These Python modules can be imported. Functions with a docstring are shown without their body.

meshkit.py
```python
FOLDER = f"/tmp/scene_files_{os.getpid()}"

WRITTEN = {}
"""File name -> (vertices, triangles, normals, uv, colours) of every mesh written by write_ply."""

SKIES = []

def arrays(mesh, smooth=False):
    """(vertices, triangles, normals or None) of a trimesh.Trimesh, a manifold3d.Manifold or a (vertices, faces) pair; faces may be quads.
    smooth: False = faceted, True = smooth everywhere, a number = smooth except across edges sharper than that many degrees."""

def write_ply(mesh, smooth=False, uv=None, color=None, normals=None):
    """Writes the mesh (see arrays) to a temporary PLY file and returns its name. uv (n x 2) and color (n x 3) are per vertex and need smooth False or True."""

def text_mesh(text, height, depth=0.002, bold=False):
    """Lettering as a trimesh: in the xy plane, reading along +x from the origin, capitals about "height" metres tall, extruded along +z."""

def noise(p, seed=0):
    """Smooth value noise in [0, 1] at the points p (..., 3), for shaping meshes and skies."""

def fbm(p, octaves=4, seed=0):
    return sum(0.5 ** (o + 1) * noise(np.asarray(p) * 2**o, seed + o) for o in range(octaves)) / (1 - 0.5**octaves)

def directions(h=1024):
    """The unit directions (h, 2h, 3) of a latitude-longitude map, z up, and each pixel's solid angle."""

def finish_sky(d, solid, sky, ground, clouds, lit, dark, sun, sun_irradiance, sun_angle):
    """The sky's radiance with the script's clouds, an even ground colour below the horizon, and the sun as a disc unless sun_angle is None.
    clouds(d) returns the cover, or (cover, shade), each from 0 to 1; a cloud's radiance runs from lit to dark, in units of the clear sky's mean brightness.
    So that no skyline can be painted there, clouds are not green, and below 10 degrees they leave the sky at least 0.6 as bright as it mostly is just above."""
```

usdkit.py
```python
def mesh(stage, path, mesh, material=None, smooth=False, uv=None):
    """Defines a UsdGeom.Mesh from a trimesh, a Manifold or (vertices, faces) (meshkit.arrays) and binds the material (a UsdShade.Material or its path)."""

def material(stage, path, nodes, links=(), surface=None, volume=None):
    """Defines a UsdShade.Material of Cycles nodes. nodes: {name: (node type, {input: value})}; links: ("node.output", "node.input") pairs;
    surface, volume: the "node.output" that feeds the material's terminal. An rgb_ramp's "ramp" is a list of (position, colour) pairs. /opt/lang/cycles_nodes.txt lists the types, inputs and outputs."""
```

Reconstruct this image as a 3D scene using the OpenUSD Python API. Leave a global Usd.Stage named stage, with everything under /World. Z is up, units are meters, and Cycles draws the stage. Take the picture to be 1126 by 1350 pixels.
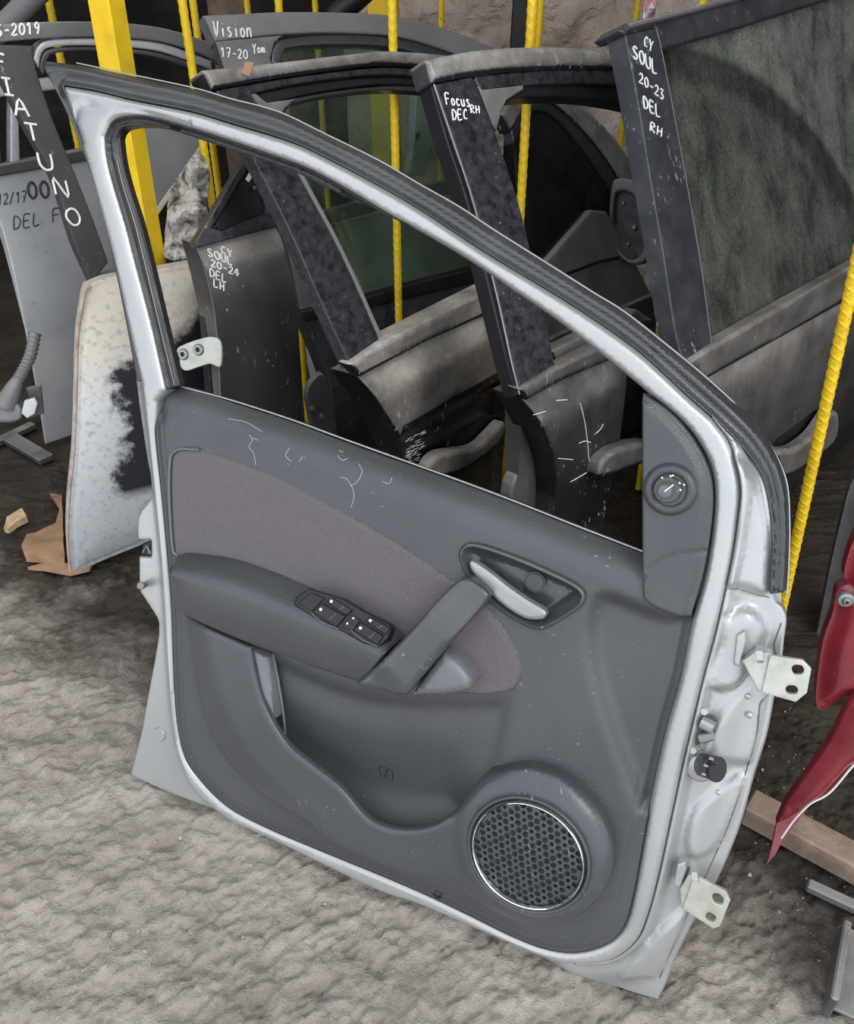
import math, random
import numpy as np, trimesh, shapely
from shapely.geometry import Polygon, LineString, Point
from shapely.ops import unary_union
from scipy.spatial import Delaunay
import usdkit, meshkit
from pxr import Usd, UsdGeom, UsdLux, Gf, Sdf, Vt
stage = Usd.Stage.CreateInMemory()
UsdGeom.SetStageUpAxis(stage, 'Z'); UsdGeom.SetStageMetersPerUnit(stage, 1.0)
UsdGeom.Xform.Define(stage, '/World'); UsdGeom.Scope.Define(stage, '/World/Looks')
rng = np.random.default_rng(7)

# ---------------------------------------------------------------- camera, light, exposure
FPX, PITCH, CAMH = 1130.0, math.radians(35), 1.4
cam = UsdGeom.Camera.Define(stage, '/World/camera')
cam.CreateHorizontalApertureAttr(36.0); cam.CreateVerticalApertureAttr(36.0*1350/1126)
cam.CreateFocalLengthAttr(36.0*FPX/1126); cam.CreateClippingRangeAttr(Gf.Vec2f(0.05, 200))
cam.AddTranslateOp().Set(Gf.Vec3d(0, 0, CAMH)); cam.AddRotateXOp().Set(90-35)
cam.CreateExposureAttr(-0.58)
sky = UsdLux.DomeLight.Define(stage, '/World/sky')
sky.CreateIntensityAttr(0.95); sky.CreateColorAttr(Gf.Vec3f(0.93, 0.98, 1.06))
# pale sun veiled by thin cloud: large soft disc high over the photographer's right shoulder
sun = UsdLux.DistantLight.Define(stage, '/World/sun')
sun.CreateIntensityAttr(2.6); sun.CreateAngleAttr(28.0); sun.CreateColorAttr(Gf.Vec3f(1.0, 0.97, 0.92))
sun.AddRotateXYZOp().Set(Gf.Vec3f(42, 0, 36))

# ---------------------------------------------------------------- camera geometry and planes
CO = np.array([0, 0, CAMH]); _c, _s = math.cos(PITCH), math.sin(PITCH)
def ray(p):
    u = (p[0]-563)/FPX; v = (p[1]-675)/FPX
    return np.array([u, _c-v*_s, -(_s+v*_c)])
def at_z(p, z=0.0): r = ray(p); return CO+r*(z-CAMH)/r[2]
def at_y(p, y): r = ray(p); return CO+r*y/r[1]
class Plane:
    def __init__(s, A, n, eu=None):
        s.A = np.asarray(A, float); s.n = np.asarray(n, float)/np.linalg.norm(n)
        if eu is None: eu = np.cross([0, 0, 1], s.n)
        eu = eu-s.n*(eu@s.n); s.eu = eu/np.linalg.norm(eu); s.ev = np.cross(s.n, s.eu)
    def hit(s, p, off=0.0):
        r = ray(p); return CO+r*(((s.A-CO)@s.n+off)/(r@s.n))
    def uv(s, pts, off=0.0):
        out = []
        for p in pts:
            d = s.hit(p[:2], p[2] if len(p) > 2 else off)-s.A; out.append((d@s.eu, d@s.ev))
        return np.array(out)
    def xyz(s, uv, h=0.0):
        uv = np.asarray(uv, float).reshape(-1, 2)
        return s.A+uv[:, :1]*s.eu+uv[:, 1:2]*s.ev+np.broadcast_to(np.asarray(h, float).reshape(-1, 1), (len(uv), 1))*s.n
    def ground(s, uv, z=0.01):            # the point straight down the plane where it meets height z
        uv = np.asarray(uv, float); return np.array([uv[0], (z-s.A[2]-uv[0]*s.eu[2])/s.ev[2]])
def leaning(A, yaw, lean):
    y, l = math.radians(yaw), math.radians(lean); nh = np.array([math.cos(y), -math.sin(y), 0])
    return Plane(A, nh*math.cos(l)+np.array([0, 0, 1])*math.sin(l))

# ---------------------------------------------------------------- mesh helpers
def smooth(pts, n=5, closed=False):       # Catmull-Rom through the points; a point given twice stays a corner
    P = [np.asarray(p, float) for p in pts]; runs = []; cur = [P[0]]
    for p in P[1:]:
        if np.allclose(p, cur[-1]): runs.append(cur); cur = [p]
        else: cur.append(p)
    runs.append(cur)
    if closed:
        if len(runs) == 1:
            Q = [runs[0][-1]]+runs[0]+[runs[0][0], runs[0][1]]
            return np.array([_cr(Q[i:i+4], t) for i in range(len(Q)-3) for t in np.arange(n)/n])
        runs[-1] = runs[-1]+runs[0]; runs = runs[1:] if len(runs) > 1 else runs
    out = []
    for r in runs:
        if len(r) < 3: out += r; continue
        Q = [2*r[0]-r[1]]+r+[2*r[-1]-r[-2]]
        out += [_cr(Q[i:i+4], t) for i in range(len(Q)-3) for t in np.arange(n)/n]+[r[-1]]
    keep = [out[0]]
    for p in out[1:]:
        if np.linalg.norm(p-keep[-1]) > 1e-6: keep.append(p)
    return np.array(keep)
def _cr(q, t):
    a, b, c, d = q
    return 0.5*(2*b+(c-a)*t+(2*a-5*b+4*c-d)*t*t+(3*b-a-3*c+d)*t**3)
def sst(x, a, b): t = np.clip((x-a)/(b-a), 0, 1); return t*t*(3-2*t)
def quarter(d, b):
    if b <= 0: return np.zeros(len(d))
    t = np.clip(1-d/b, 0, 1)
    return -b*(1-np.sqrt(1-t*t))
def dist(uv, geom): return shapely.distance(shapely.points(uv), geom)
def line(pl, pts, off=0.0, n=5, sm=True): return LineString(pl.uv(smooth(pts, n) if sm else pts, off))
def pad(pl, poly, off=0.0, h=None, thick=.02, step=.01, bevel=.003, back=True, rings=None, backh=None, bstep=None):
    """A sheet or block on a plane: the outline poly (uv), its front at off+h(uv, distance from the rim), walls and a back thick behind."""
    if not isinstance(poly, (Polygon, shapely.MultiPolygon)): poly = Polygon(poly)
    if not poly.is_valid: poly = poly.buffer(0)
    if poly.geom_type == 'MultiPolygon': poly = max(poly.geoms, key=lambda g: g.area)
    if h is None: h = lambda uv, d: quarter(d, bevel)
    rings = rings if rings is not None else ([bevel*.12, bevel*.4, bevel] if bevel else [])
    pts = []
    def ring_pts(r, st):
        g = LineString(r.coords); n = max(3, int(g.length/st)); c = np.array(r.coords)[:-1]
        m = [np.array(g.interpolate(i*g.length/n).coords[0]) for i in range(n)]
        return np.vstack([c, m])
    for r in [poly.exterior, *poly.interiors]: pts.append(ring_pts(r, bstep or step*.6))
    for k in rings:
        q = poly.buffer(-k)
        for g in getattr(q, 'geoms', [q]):
            if g.is_empty: continue
            g = g.simplify(k*.03)
            for r in [g.exterior, *g.interiors]: pts.append(ring_pts(r, bstep or step*.6))
    x0, y0, x1, y1 = poly.bounds
    gx, gy = np.meshgrid(np.arange(x0, x1, step), np.arange(y0, y1, step)); gy = gy.astype(float)
    gx = gx+(np.arange(gx.shape[0])[:, None] % 2)*step*.5
    g = np.c_[gx.ravel(), gy.ravel()]
    inner = poly.buffer(-max([step*.35]+[max(rings)+step*.2 if rings else 0]))
    g = g[shapely.contains_xy(inner, g[:, 0], g[:, 1])] if not inner.is_empty else g[:0]
    P = np.vstack(pts+[g]); P = P[np.unique(np.round(P, 6), axis=0, return_index=True)[1]]
    T = Delaunay(P).simplices; cen = P[T].mean(1)
    T = T[shapely.contains_xy(poly, cen[:, 0], cen[:, 1])]
    a = P[T]; ar = (a[:, 1, 0]-a[:, 0, 0])*(a[:, 2, 1]-a[:, 0, 1])-(a[:, 2, 0]-a[:, 0, 0])*(a[:, 1, 1]-a[:, 0, 1])
    T = np.where((ar < 0)[:, None], T[:, ::-1], T)[np.abs(ar) > 1e-11]
    used = np.unique(T); m = -np.ones(len(P), int); m[used] = np.arange(len(used)); P, T = P[used], m[T]
    d = dist(P, poly.boundary)
    z = off+h(P, d); zb = np.full(len(P), off-thick) if backh is None else off-thick+backh(P, d)
    zb = np.minimum(zb, z-2e-4)
    F = pl.xyz(P, z)
    E = np.vstack([T[:, [0, 1]], T[:, [1, 2]], T[:, [2, 0]]]); key = np.sort(E, 1)
    _, inv, cnt = np.unique(key, axis=0, return_inverse=True, return_counts=True); B = E[cnt[inv.ravel()] == 1]
    Bk = pl.xyz(P, zb); n = len(P)
    W = np.vstack([np.c_[B[:, 1], B[:, 0], B[:, 0]+n], np.c_[B[:, 1], B[:, 0]+n, B[:, 1]+n]])
    faces = [T, W]+([T[:, ::-1]+n] if back else [])
    return trimesh.Trimesh(np.vstack([F, Bk]), np.vstack(faces), process=False)
def block(pl, px, off=0.0, thick=.02, bevel=.003, step=.012, n=4, sm=False, h=None, holes=()):
    poly = Polygon(pl.uv(smooth(px, n, True) if sm else px, off))
    for hl in holes: poly = poly.difference(Polygon(pl.uv(hl, off)))
    return pad(pl, poly, off, h, thick, step, bevel)
def tube(path, r, n=8, cap=True, flat=1.0):
    P = np.asarray(path, float); r = np.broadcast_to(r, len(P)); V = []; t = np.gradient(P, axis=0); t /= np.maximum(np.linalg.norm(t, axis=1, keepdims=True), 1e-9)
    up = np.array([0, 0, 1.0]) if abs(t[0][2]) < .9 else np.array([1.0, 0, 0]); a = np.cross(t[0], up); a /= np.linalg.norm(a)
    for i in range(len(P)):
        a = a-t[i]*(a@t[i]); a /= max(np.linalg.norm(a), 1e-9); b = np.cross(t[i], a)
        for k in range(n): w = 2*math.pi*k/n; V.append(P[i]+r[i]*(a*math.cos(w)+b*math.sin(w)))
    F = []
    for i in range(len(P)-1):
        for k in range(n): p, q = i*n+k, i*n+(k+1) % n; F += [(p, q, q+n), (p, q+n, p+n)]
    if cap:
        V += [P[0], P[-1]]; c0, c1 = len(V)-2, len(V)-1; L = (len(P)-1)*n
        for k in range(n): F += [(c0, (k+1) % n, k), (c1, L+k, L+(k+1) % n)]
    return trimesh.Trimesh(np.array(V), np.array(F), process=False)
def lathe(pl, uvc, prof, n=48, off=0.0):   # prof: (radius, height) from the axis outwards or any closed run
    V, F = [], []; m = len(prof)
    for k in range(n):
        w = 2*math.pi*k/n
        for r, h in prof: V.append(pl.xyz([[uvc[0]+r*math.cos(w), uvc[1]+r*math.sin(w)]], off+h)[0])
    for k in range(n):
        for j in range(m-1):
            a, b = k*m+j, ((k+1) % n)*m+j; F += [(a, a+1, b+1), (a, b+1, b)]
    t = trimesh.Trimesh(np.array(V), np.array(F), process=False); return t
def cat(*ms): return trimesh.util.concatenate([m for m in ms if m is not None])
def box3(c, size, R=None, bev=0.0):        # rounded box at c, axes R (columns)
    s = np.array(size)/2; b = min(bev, s.min()*.9)
    if b <= 0: m = trimesh.creation.box(extents=size)
    else:
        v = []
        for sx in (-1, 1):
            for sy in (-1, 1):
                for sz in (-1, 1):
                    for ax in range(3):
                        q = np.array([sx, sy, sz])*(s-b); q[ax] += [sx, sy, sz][ax]*b; v.append(q)
        m = trimesh.convex.convex_hull(np.array(v))
    M = np.eye(4)
    if R is not None: M[:3, :3] = R
    M[:3, 3] = c; m.apply_transform(M); return m
def beam(a, b, w, t, up=(0, 0, 1), bev=.003):
    a, b = np.asarray(a, float), np.asarray(b, float); x = (b-a)/np.linalg.norm(b-a); y = np.cross(up, x); y /= np.linalg.norm(y); z = np.cross(x, y)
    return box3((a+b)/2, (np.linalg.norm(b-a), w, t), np.c_[x, y, z], bev)

# ---------------------------------------------------------------- scene objects
COUNT, BASE = {}, {}
def numbered(path):
    k = COUNT.get(path, 0); COUNT[path] = k+1
    return path if k == 0 else f'{path}_{k:03d}'
def tag(p, label=None, category=None, group=None, kind=None):
    for k, v in (('label', label), ('category', category), ('group', group), ('kind', kind)):
        if v: p.SetCustomDataByKey(k, v)
    return p
def thing(name, label, category, base, group=None):
    path = numbered('/World/'+name); x = UsdGeom.Xform.Define(stage, path); x.AddTranslateOp().Set(Gf.Vec3d(*map(float, base)))
    BASE[path] = np.asarray(base, float); return tag(x.GetPrim(), label, category, group)
def obj(name, m, material, parent=None, sm=35, label=None, **kw):
    root = str(parent.GetPath()) if parent else '/World'
    path = numbered(root+'/'+name); base = np.zeros(3)
    for k, v in BASE.items():
        if path.startswith(k+'/'): base = v
    V, F = np.array(m.vertices)-base, np.array(m.faces)
    p = usdkit.mesh(stage, path, trimesh.Trimesh(V, F, process=False), material, smooth=sm).GetPrim()
    return tag(p, label, **kw) if (label or kw) else p
def single(name, m, material, label, category, sm=35, group=None): return obj(name, m, material, None, sm, label, category=category, group=group)
def struct(name, m, material, label=None, sm=35): return obj(name, m, material, None, sm, label, kind='structure')

# ---------------------------------------------------------------- materials
def look(name, base, base2=None, scale=6, mix=(.4, .65), rough=.5, rough2=None, metal=0.0, bump=None, dust=None, spec=.5, scratch=None, coat=0.0, sheen=0.0, detail=5, extra=None):
    """Two tones by noise, dust that lies on upward faces, scratches, fine relief."""
    N = {'geo': ('geometry', {}), 'p': ('principled_bsdf', {'roughness': rough, 'metallic': metal, 'specular_ior_level': spec, 'coat_weight': coat, 'coat_roughness': .15, 'sheen_weight': sheen})}; L = []
    N['c1'] = ('color', {'value': base}); col = 'c1.color'
    if base2 is not None:
        N['n1'] = ('noise_texture', {'scale': scale, 'detail': detail, 'roughness': .6}); N['r1'] = ('map_range', {'from_min': mix[0], 'from_max': mix[1], 'clamp': True})
        N['c2'] = ('color', {'value': base2}); N['m1'] = ('mix', {})
        L += [('geo.position', 'n1.vector'), ('n1.fac', 'r1.value'), ('r1.result', 'm1.fac'), ('c1.color', 'm1.color1'), ('c2.color', 'm1.color2')]; col = 'm1.color'
        if rough2 is not None:
            N['rr'] = ('map_range', {'from_min': mix[0], 'from_max': mix[1], 'to_min': rough, 'to_max': rough2, 'clamp': True}); L += [('n1.fac', 'rr.value'), ('rr.result', 'p.roughness')]
    if dust:
        dc, amt, z0, z1, dsc = dust
        N |= {'sx': ('separate_xyz', {}), 'dz': ('map_range', {'from_min': z0, 'from_max': z1, 'clamp': True}), 'dn': ('noise_texture', {'scale': dsc, 'detail': 6, 'roughness': .65}),
              'dr': ('map_range', {'from_min': .3, 'from_max': .68, 'to_min': .25, 'to_max': 1.0, 'clamp': True}), 'dm': ('math', {'math_type': 'multiply'}), 'da': ('math', {'math_type': 'multiply', 'value2': amt}), 'dc': ('color', {'value': dc}), 'm2': ('mix', {})}
        L += [('geo.normal', 'sx.vector'), ('sx.z', 'dz.value'), ('geo.position', 'dn.vector'), ('dn.fac', 'dr.value'), ('dz.result', 'dm.value1'), ('dr.result', 'dm.value2'), ('dm.value', 'da.value1'), ('da.value', 'm2.fac'), (col, 'm2.color1'), ('dc.color', 'm2.color2')]; col = 'm2.color'
        if rough2 is None:
            N['dro'] = ('map_range', {'to_min': rough, 'to_max': .8, 'clamp': True}); L += [('da.value', 'dro.value'), ('dro.result', 'p.roughness')]
    if scratch:
        sc, amt, ssc, vec, thr = scratch
        N |= {'smp': ('mapping', {'scale': vec}), 'sn': ('noise_texture', {'scale': ssc, 'detail': 3, 'roughness': .5, 'distortion': .6}), 'sr': ('map_range', {'from_min': thr, 'from_max': thr+.06, 'clamp': True}),
              'sb': ('noise_texture', {'scale': 9, 'detail': 2}), 'sbr': ('map_range', {'from_min': .48, 'from_max': .62, 'clamp': True}), 'sm': ('math', {'math_type': 'multiply'}), 'sa': ('math', {'math_type': 'multiply', 'value2': amt}), 'sc': ('color', {'value': sc}), 'm3': ('mix', {})}
        L += [('geo.position', 'smp.vector'), ('smp.vector', 'sn.vector'), ('sn.fac', 'sr.value'), ('geo.position', 'sb.vector'), ('sb.fac', 'sbr.value'), ('sr.result', 'sm.value1'), ('sbr.result', 'sm.value2'), ('sm.value', 'sa.value1'), ('sa.value', 'm3.fac'), (col, 'm3.color1'), ('sc.color', 'm3.color2')]; col = 'm3.color'
    L.append((col, 'p.base_color'))
    if bump:
        kind, bs, bd = bump
        N['bt'] = ('voronoi_texture', {'scale': bs}) if kind == 'cell' else ('noise_texture', {'scale': bs, 'detail': 6, 'roughness': .62})
        N['b'] = ('bump', {'distance': bd, 'strength': 1.0}); L += [('geo.position', 'bt.vector'), ('bt.distance' if kind == 'cell' else 'bt.fac', 'b.height'), ('b.normal', 'p.normal')]
    if extra: extra(N, L)
    return usdkit.material(stage, '/World/Looks/'+name, N, L, surface='p.BSDF')
DUST = (.46, .425, .375)
silver = look('silver_paint', (.385, .395, .395), (.35, .36, .36), 4, rough=.38, metal=.55, spec=.5, coat=.3, bump=('noise', 900, .00004))
plastic = look('grey_plastic', (.045, .048, .053), (.055, .058, .063), 5, rough=.34, bump=('cell', 520, .00035), scratch=((.4, .42, .44), .45, 60, (1, 1, 3.5), .69))
plastic_s = look('smooth_grey_plastic', (.045, .049, .055), (.054, .058, .064), 7, rough=.32, bump=('noise', 500, .0001), scratch=((.4, .42, .44), .4, 70, (2.5, 1, 1), .67))
plastic_l = look('pale_grey_plastic', (.10, .108, .118), (.12, .126, .134), 7, rough=.38, bump=('noise', 400, .0001))
gloss = look('worn_gloss_plastic', (.042, .046, .049), (.055, .06, .06), 8, rough=.26, spec=.6, scratch=((.3, .3, .3), .5, 90, (1, 3, 1), .66))
blackp = look('black_plastic', (.010, .010, .012), (.016, .016, .018), 9, rough=.42, spec=.35)
fabric = look('mauve_fabric', (.088, .078, .085), (.125, .110, .119), 420, mix=(.35, .65), rough=.9, spec=.2, bump=('noise', 700, .0008), sheen=.15)
channel_m = look('glass_run_rubber', (.011, .011, .012), (.02, .02, .021), 8, rough=.4)
rubber = look('black_rubber', (.017, .018, .020), (.030, .032, .035), 6, rough=.3, spec=.7, dust=((.2, .2, .2), .16, .0, 1, 12))
white_m = look('white_marks', (.75, .75, .72), rough=.7)
dark_ink = look('dark_marker', (.02, .02, .02), rough=.6)
white_p = look('pale_symbols', (.7, .7, .7), rough=.5)
chrome = look('chrome', (.8, .8, .78), (.6, .6, .58), 40, rough=.14, metal=1.0)
zinc = look('zinc_plate', (.45, .46, .41), (.36, .36, .30), 30, rough=.4, metal=.45, bump=('noise', 300, .0002), scratch=((.3, .28, .24), .5, 80, (1, 1, 1), .62))
lever_m = look('satin_silver', (.27, .275, .275), (.32, .325, .32), 10, rough=.36, metal=.6)
blk = look('dusty_black_paint', (.012, .012, .016), (.02, .02, .026), 10, rough=.25, coat=.4, dust=(DUST, .8, -.05, .6, 14), scratch=((.55, .55, .56), .75, 120, (1, 1, .35), .63))
blk_panel = look('dusty_black_body', (.010, .010, .012), (.018, .018, .021), 8, rough=.3, dust=((.52, .475, .415), 1.0, -.03, .22, 9), scratch=((.5, .5, .5), .7, 100, (1.6, 1, .5), .63))
blk_d = look('lightly_dusted_black', (.010, .010, .012), (.018, .018, .021), 8, rough=.3, dust=((.42, .39, .35), .42, -.03, .24, 9), scratch=((.5, .5, .5), .7, 100, (1.6, 1, .5), .63))
blk_e = look('dusted_dark_grey', (.014, .014, .015), (.022, .022, .024), 8, rough=.4, dust=((.46, .42, .37), .68, -.03, .24, 7), scratch=((.5, .5, .5), .6, 100, (1.6, 1, .5), .65))
blk_gloss = look('gloss_black_pillar', (.014, .014, .018), (.048, .048, .053), 55, mix=(.35, .8), rough=.25, rough2=.6, scratch=((.5, .5, .53), .5, 120, (1, 1, 2.6), .665))
slate = look('slate_paint', (.05, .051, .055), (.062, .063, .067), 8, rough=.5, scratch=((.5, .5, .5), .4, 110, (1, 1, .5), .66))
navy = look('navy_black_paint', (.030, .031, .038), (.05, .051, .058), 18, rough=.35, scratch=((.5, .5, .55), .5, 110, (1, 1, .5), .63))
grey_paint = look('grey_primer', (.15, .152, .155), (.12, .122, .124), 5, rough=.5, dust=(DUST, .4, .2, .9, 8))
dgrey = look('dark_grey_paint', (.05, .052, .056), (.075, .076, .078), 8, rough=.45, dust=(DUST, .55, .1, .8, 10))
palem = look('pale_grey_metal', (.50, .51, .52), (.38, .39, .41), 3, rough=.35, metal=.2, scratch=((.1, .1, .1), .4, 60, (1, 1, 1), .64))
yellow = look('yellow_paint', (.78, .52, .012), (.62, .38, .01), 14, mix=(.5, .75), rough=.45, bump=('noise', 160, .0008), scratch=((.08, .05, .02), .8, 50, (1, 1, .4), .66))
wall_m = look('brown_plaster', (.70, .58, .49), (.40, .32, .26), 3.2, rough=.95, spec=.1, bump=('noise', 14, .05))
interior_dark = look('dark_interior_wall', (.022, .02, .018), (.05, .045, .04), 3, rough=.95, spec=.1, bump=('noise', 12, .03))  # near-black wall colour stands in for the shade of the shed's deep interior
def shed_shade(N, L):                          # shade of the shed put into the earth colour, pale outside, ragged border
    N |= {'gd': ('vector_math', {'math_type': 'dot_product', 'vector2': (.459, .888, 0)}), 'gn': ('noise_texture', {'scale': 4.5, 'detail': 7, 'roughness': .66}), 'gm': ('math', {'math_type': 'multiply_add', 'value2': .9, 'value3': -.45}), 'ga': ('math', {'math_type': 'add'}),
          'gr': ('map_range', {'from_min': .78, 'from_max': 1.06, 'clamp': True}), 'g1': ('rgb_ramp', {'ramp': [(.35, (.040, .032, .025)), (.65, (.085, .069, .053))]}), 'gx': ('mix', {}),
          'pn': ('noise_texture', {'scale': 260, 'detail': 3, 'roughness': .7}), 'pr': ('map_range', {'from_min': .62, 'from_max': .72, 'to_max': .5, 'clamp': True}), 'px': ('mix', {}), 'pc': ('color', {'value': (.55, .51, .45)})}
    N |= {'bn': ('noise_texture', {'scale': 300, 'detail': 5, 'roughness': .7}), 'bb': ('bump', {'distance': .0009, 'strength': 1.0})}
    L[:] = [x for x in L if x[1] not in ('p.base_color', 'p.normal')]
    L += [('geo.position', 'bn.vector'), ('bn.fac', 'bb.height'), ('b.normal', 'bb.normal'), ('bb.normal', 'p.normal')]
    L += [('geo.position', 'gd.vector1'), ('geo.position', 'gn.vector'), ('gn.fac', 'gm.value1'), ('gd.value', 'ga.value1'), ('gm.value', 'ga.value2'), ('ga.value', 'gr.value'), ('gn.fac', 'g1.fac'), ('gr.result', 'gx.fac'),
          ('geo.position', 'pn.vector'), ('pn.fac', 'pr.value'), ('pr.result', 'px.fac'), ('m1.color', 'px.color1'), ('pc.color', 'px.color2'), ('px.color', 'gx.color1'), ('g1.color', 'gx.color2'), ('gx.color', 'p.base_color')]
ground_m = look('packed_earth', (.47, .425, .37), (.29, .255, .22), 5.5, mix=(.36, .66), rough=.95, spec=.15, bump=('noise', 75, .010), detail=9, extra=shed_shade)
stone_m = look('pebble', (.36, .33, .29), (.24, .21, .18), 60, rough=.9, spec=.2)
cardb = look('cardboard', (.36, .23, .14), (.28, .17, .10), 20, rough=.9, spec=.1, bump=('noise', 200, .0006))
paper = look('crumpled_paper', (.5, .38, .22), (.35, .24, .13), 40, rough=.85, bump=('noise', 90, .002))
wood = look('worn_timber', (.33, .25, .19), (.2, .14, .10), 14, rough=.85, spec=.2, bump=('noise', 120, .002))
rust = look('rusty_steel', (.12, .08, .06), (.2, .13, .09), 20, rough=.8, bump=('noise', 150, .001))
red = look('red_paint', (.22, .010, .020), (.15, .007, .014), 9, rough=.3, coat=.5, dust=((.3, .2, .2), .25, -.2, .8, 30), scratch=((.6, .5, .5), .8, 180, (1, 1, 1), .69))
red_dull = look('faded_red_edge', (.28, .08, .10), (.2, .05, .07), 30, rough=.6)
ash = look('ashy_metal', (.55, .52, .47), (.06, .056, .05), 26, mix=(.48, .66), rough=.85, bump=('noise', 60, .012))
roof_m = look('roof_sheet', (.2, .2, .2), (.14, .13, .12), 3, rough=.8)
cream = look('cream_edge', (.5, .44, .3), (.4, .34, .22), 30, rough=.7)
def pane(name, tint, dustc, dust_amt, scale, refl=.9, extra=None):
    N = {'geo': ('geometry', {}), 't': ('transparent_bsdf', {'color': tint}), 'g': ('glossy_bsdf', {'roughness': .04, 'color': (refl,)*3}), 'f': ('fresnel', {'IOR': 1.5}), 'm': ('mix_closure', {}),
         'n': ('noise_texture', {'scale': scale, 'detail': 7, 'roughness': .68, 'distortion': .4}), 'mp': ('mapping', {'scale': (1, 1, .45)}), 'r': ('map_range', {'from_min': .35, 'from_max': .72, 'to_min': dust_amt*.25, 'to_max': dust_amt, 'clamp': True}), 'd': ('diffuse_bsdf', {'color': dustc}), 'm2': ('mix_closure', {})}
    L = [('f.fac', 'm.fac'), ('t.BSDF', 'm.closure1'), ('g.BSDF', 'm.closure2'), ('geo.position', 'mp.vector'), ('mp.vector', 'n.vector'), ('n.fac', 'r.value'), ('r.result', 'm2.fac'), ('m.closure', 'm2.closure1'), ('d.BSDF', 'm2.closure2')]
    if extra: extra(N, L)
    return usdkit.material(stage, '/World/Looks/'+name, N, L, surface='m2.closure')
glass_green = pane('green_glass', (.58, .70, .60), (.20, .23, .19), .20, 6)
def reflected_arc(N, L):                           # curved reflection of another door frame put into the film as an arc
    N |= {'ad': ('vector_math', {'math_type': 'distance', 'vector2': (.6815, 1.4951, .2232)}), 'ar': ('rgb_ramp', {'ramp': [(0, (.5,)*3), (.985, (.5,)*3), (.995, (.3,)*3), (1, (.3,)*3)]}), 'as': ('map_range', {'from_min': .0, 'from_max': 1.06, 'clamp': True}), 'at': ('map_range', {'from_min': 1.055, 'from_max': 1.075, 'to_min': 0, 'to_max': .8, 'clamp': True}),
          'aw': ('map_range', {'from_min': .985, 'from_max': 1.01, 'to_min': .55, 'to_max': .30, 'clamp': True}), 'aa': ('math', {'math_type': 'add'}), 'am': ('math', {'math_type': 'multiply'}), 'fn': ('noise_texture', {'scale': 150, 'detail': 4, 'roughness': .7}), 'ff': ('map_range', {'from_min': .3, 'from_max': .7, 'to_min': .55, 'to_max': 1.4}), 'ag': ('math', {'math_type': 'multiply'})}
    del N['ar'], N['as']
    L[:] = [x for x in L if x[1] != 'm2.fac']
    L += [('geo.position', 'ad.vector1'), ('ad.value', 'at.value'), ('ad.value', 'aw.value'), ('at.result', 'aa.value1'), ('aw.result', 'aa.value2'), ('r.result', 'am.value1'), ('aa.value', 'am.value2'), ('geo.position', 'fn.vector'), ('fn.fac', 'ff.value'), ('am.value', 'ag.value1'), ('ff.result', 'ag.value2'), ('ag.value', 'm2.fac')]
glass_dusty = pane('dusty_glass', (.36, .42, .38), (.26, .265, .23), .75, 11, extra=reflected_arc)
glass_dark = pane('dark_glass', (.3, .34, .32), (.1, .1, .1), .2, 7)

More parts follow.
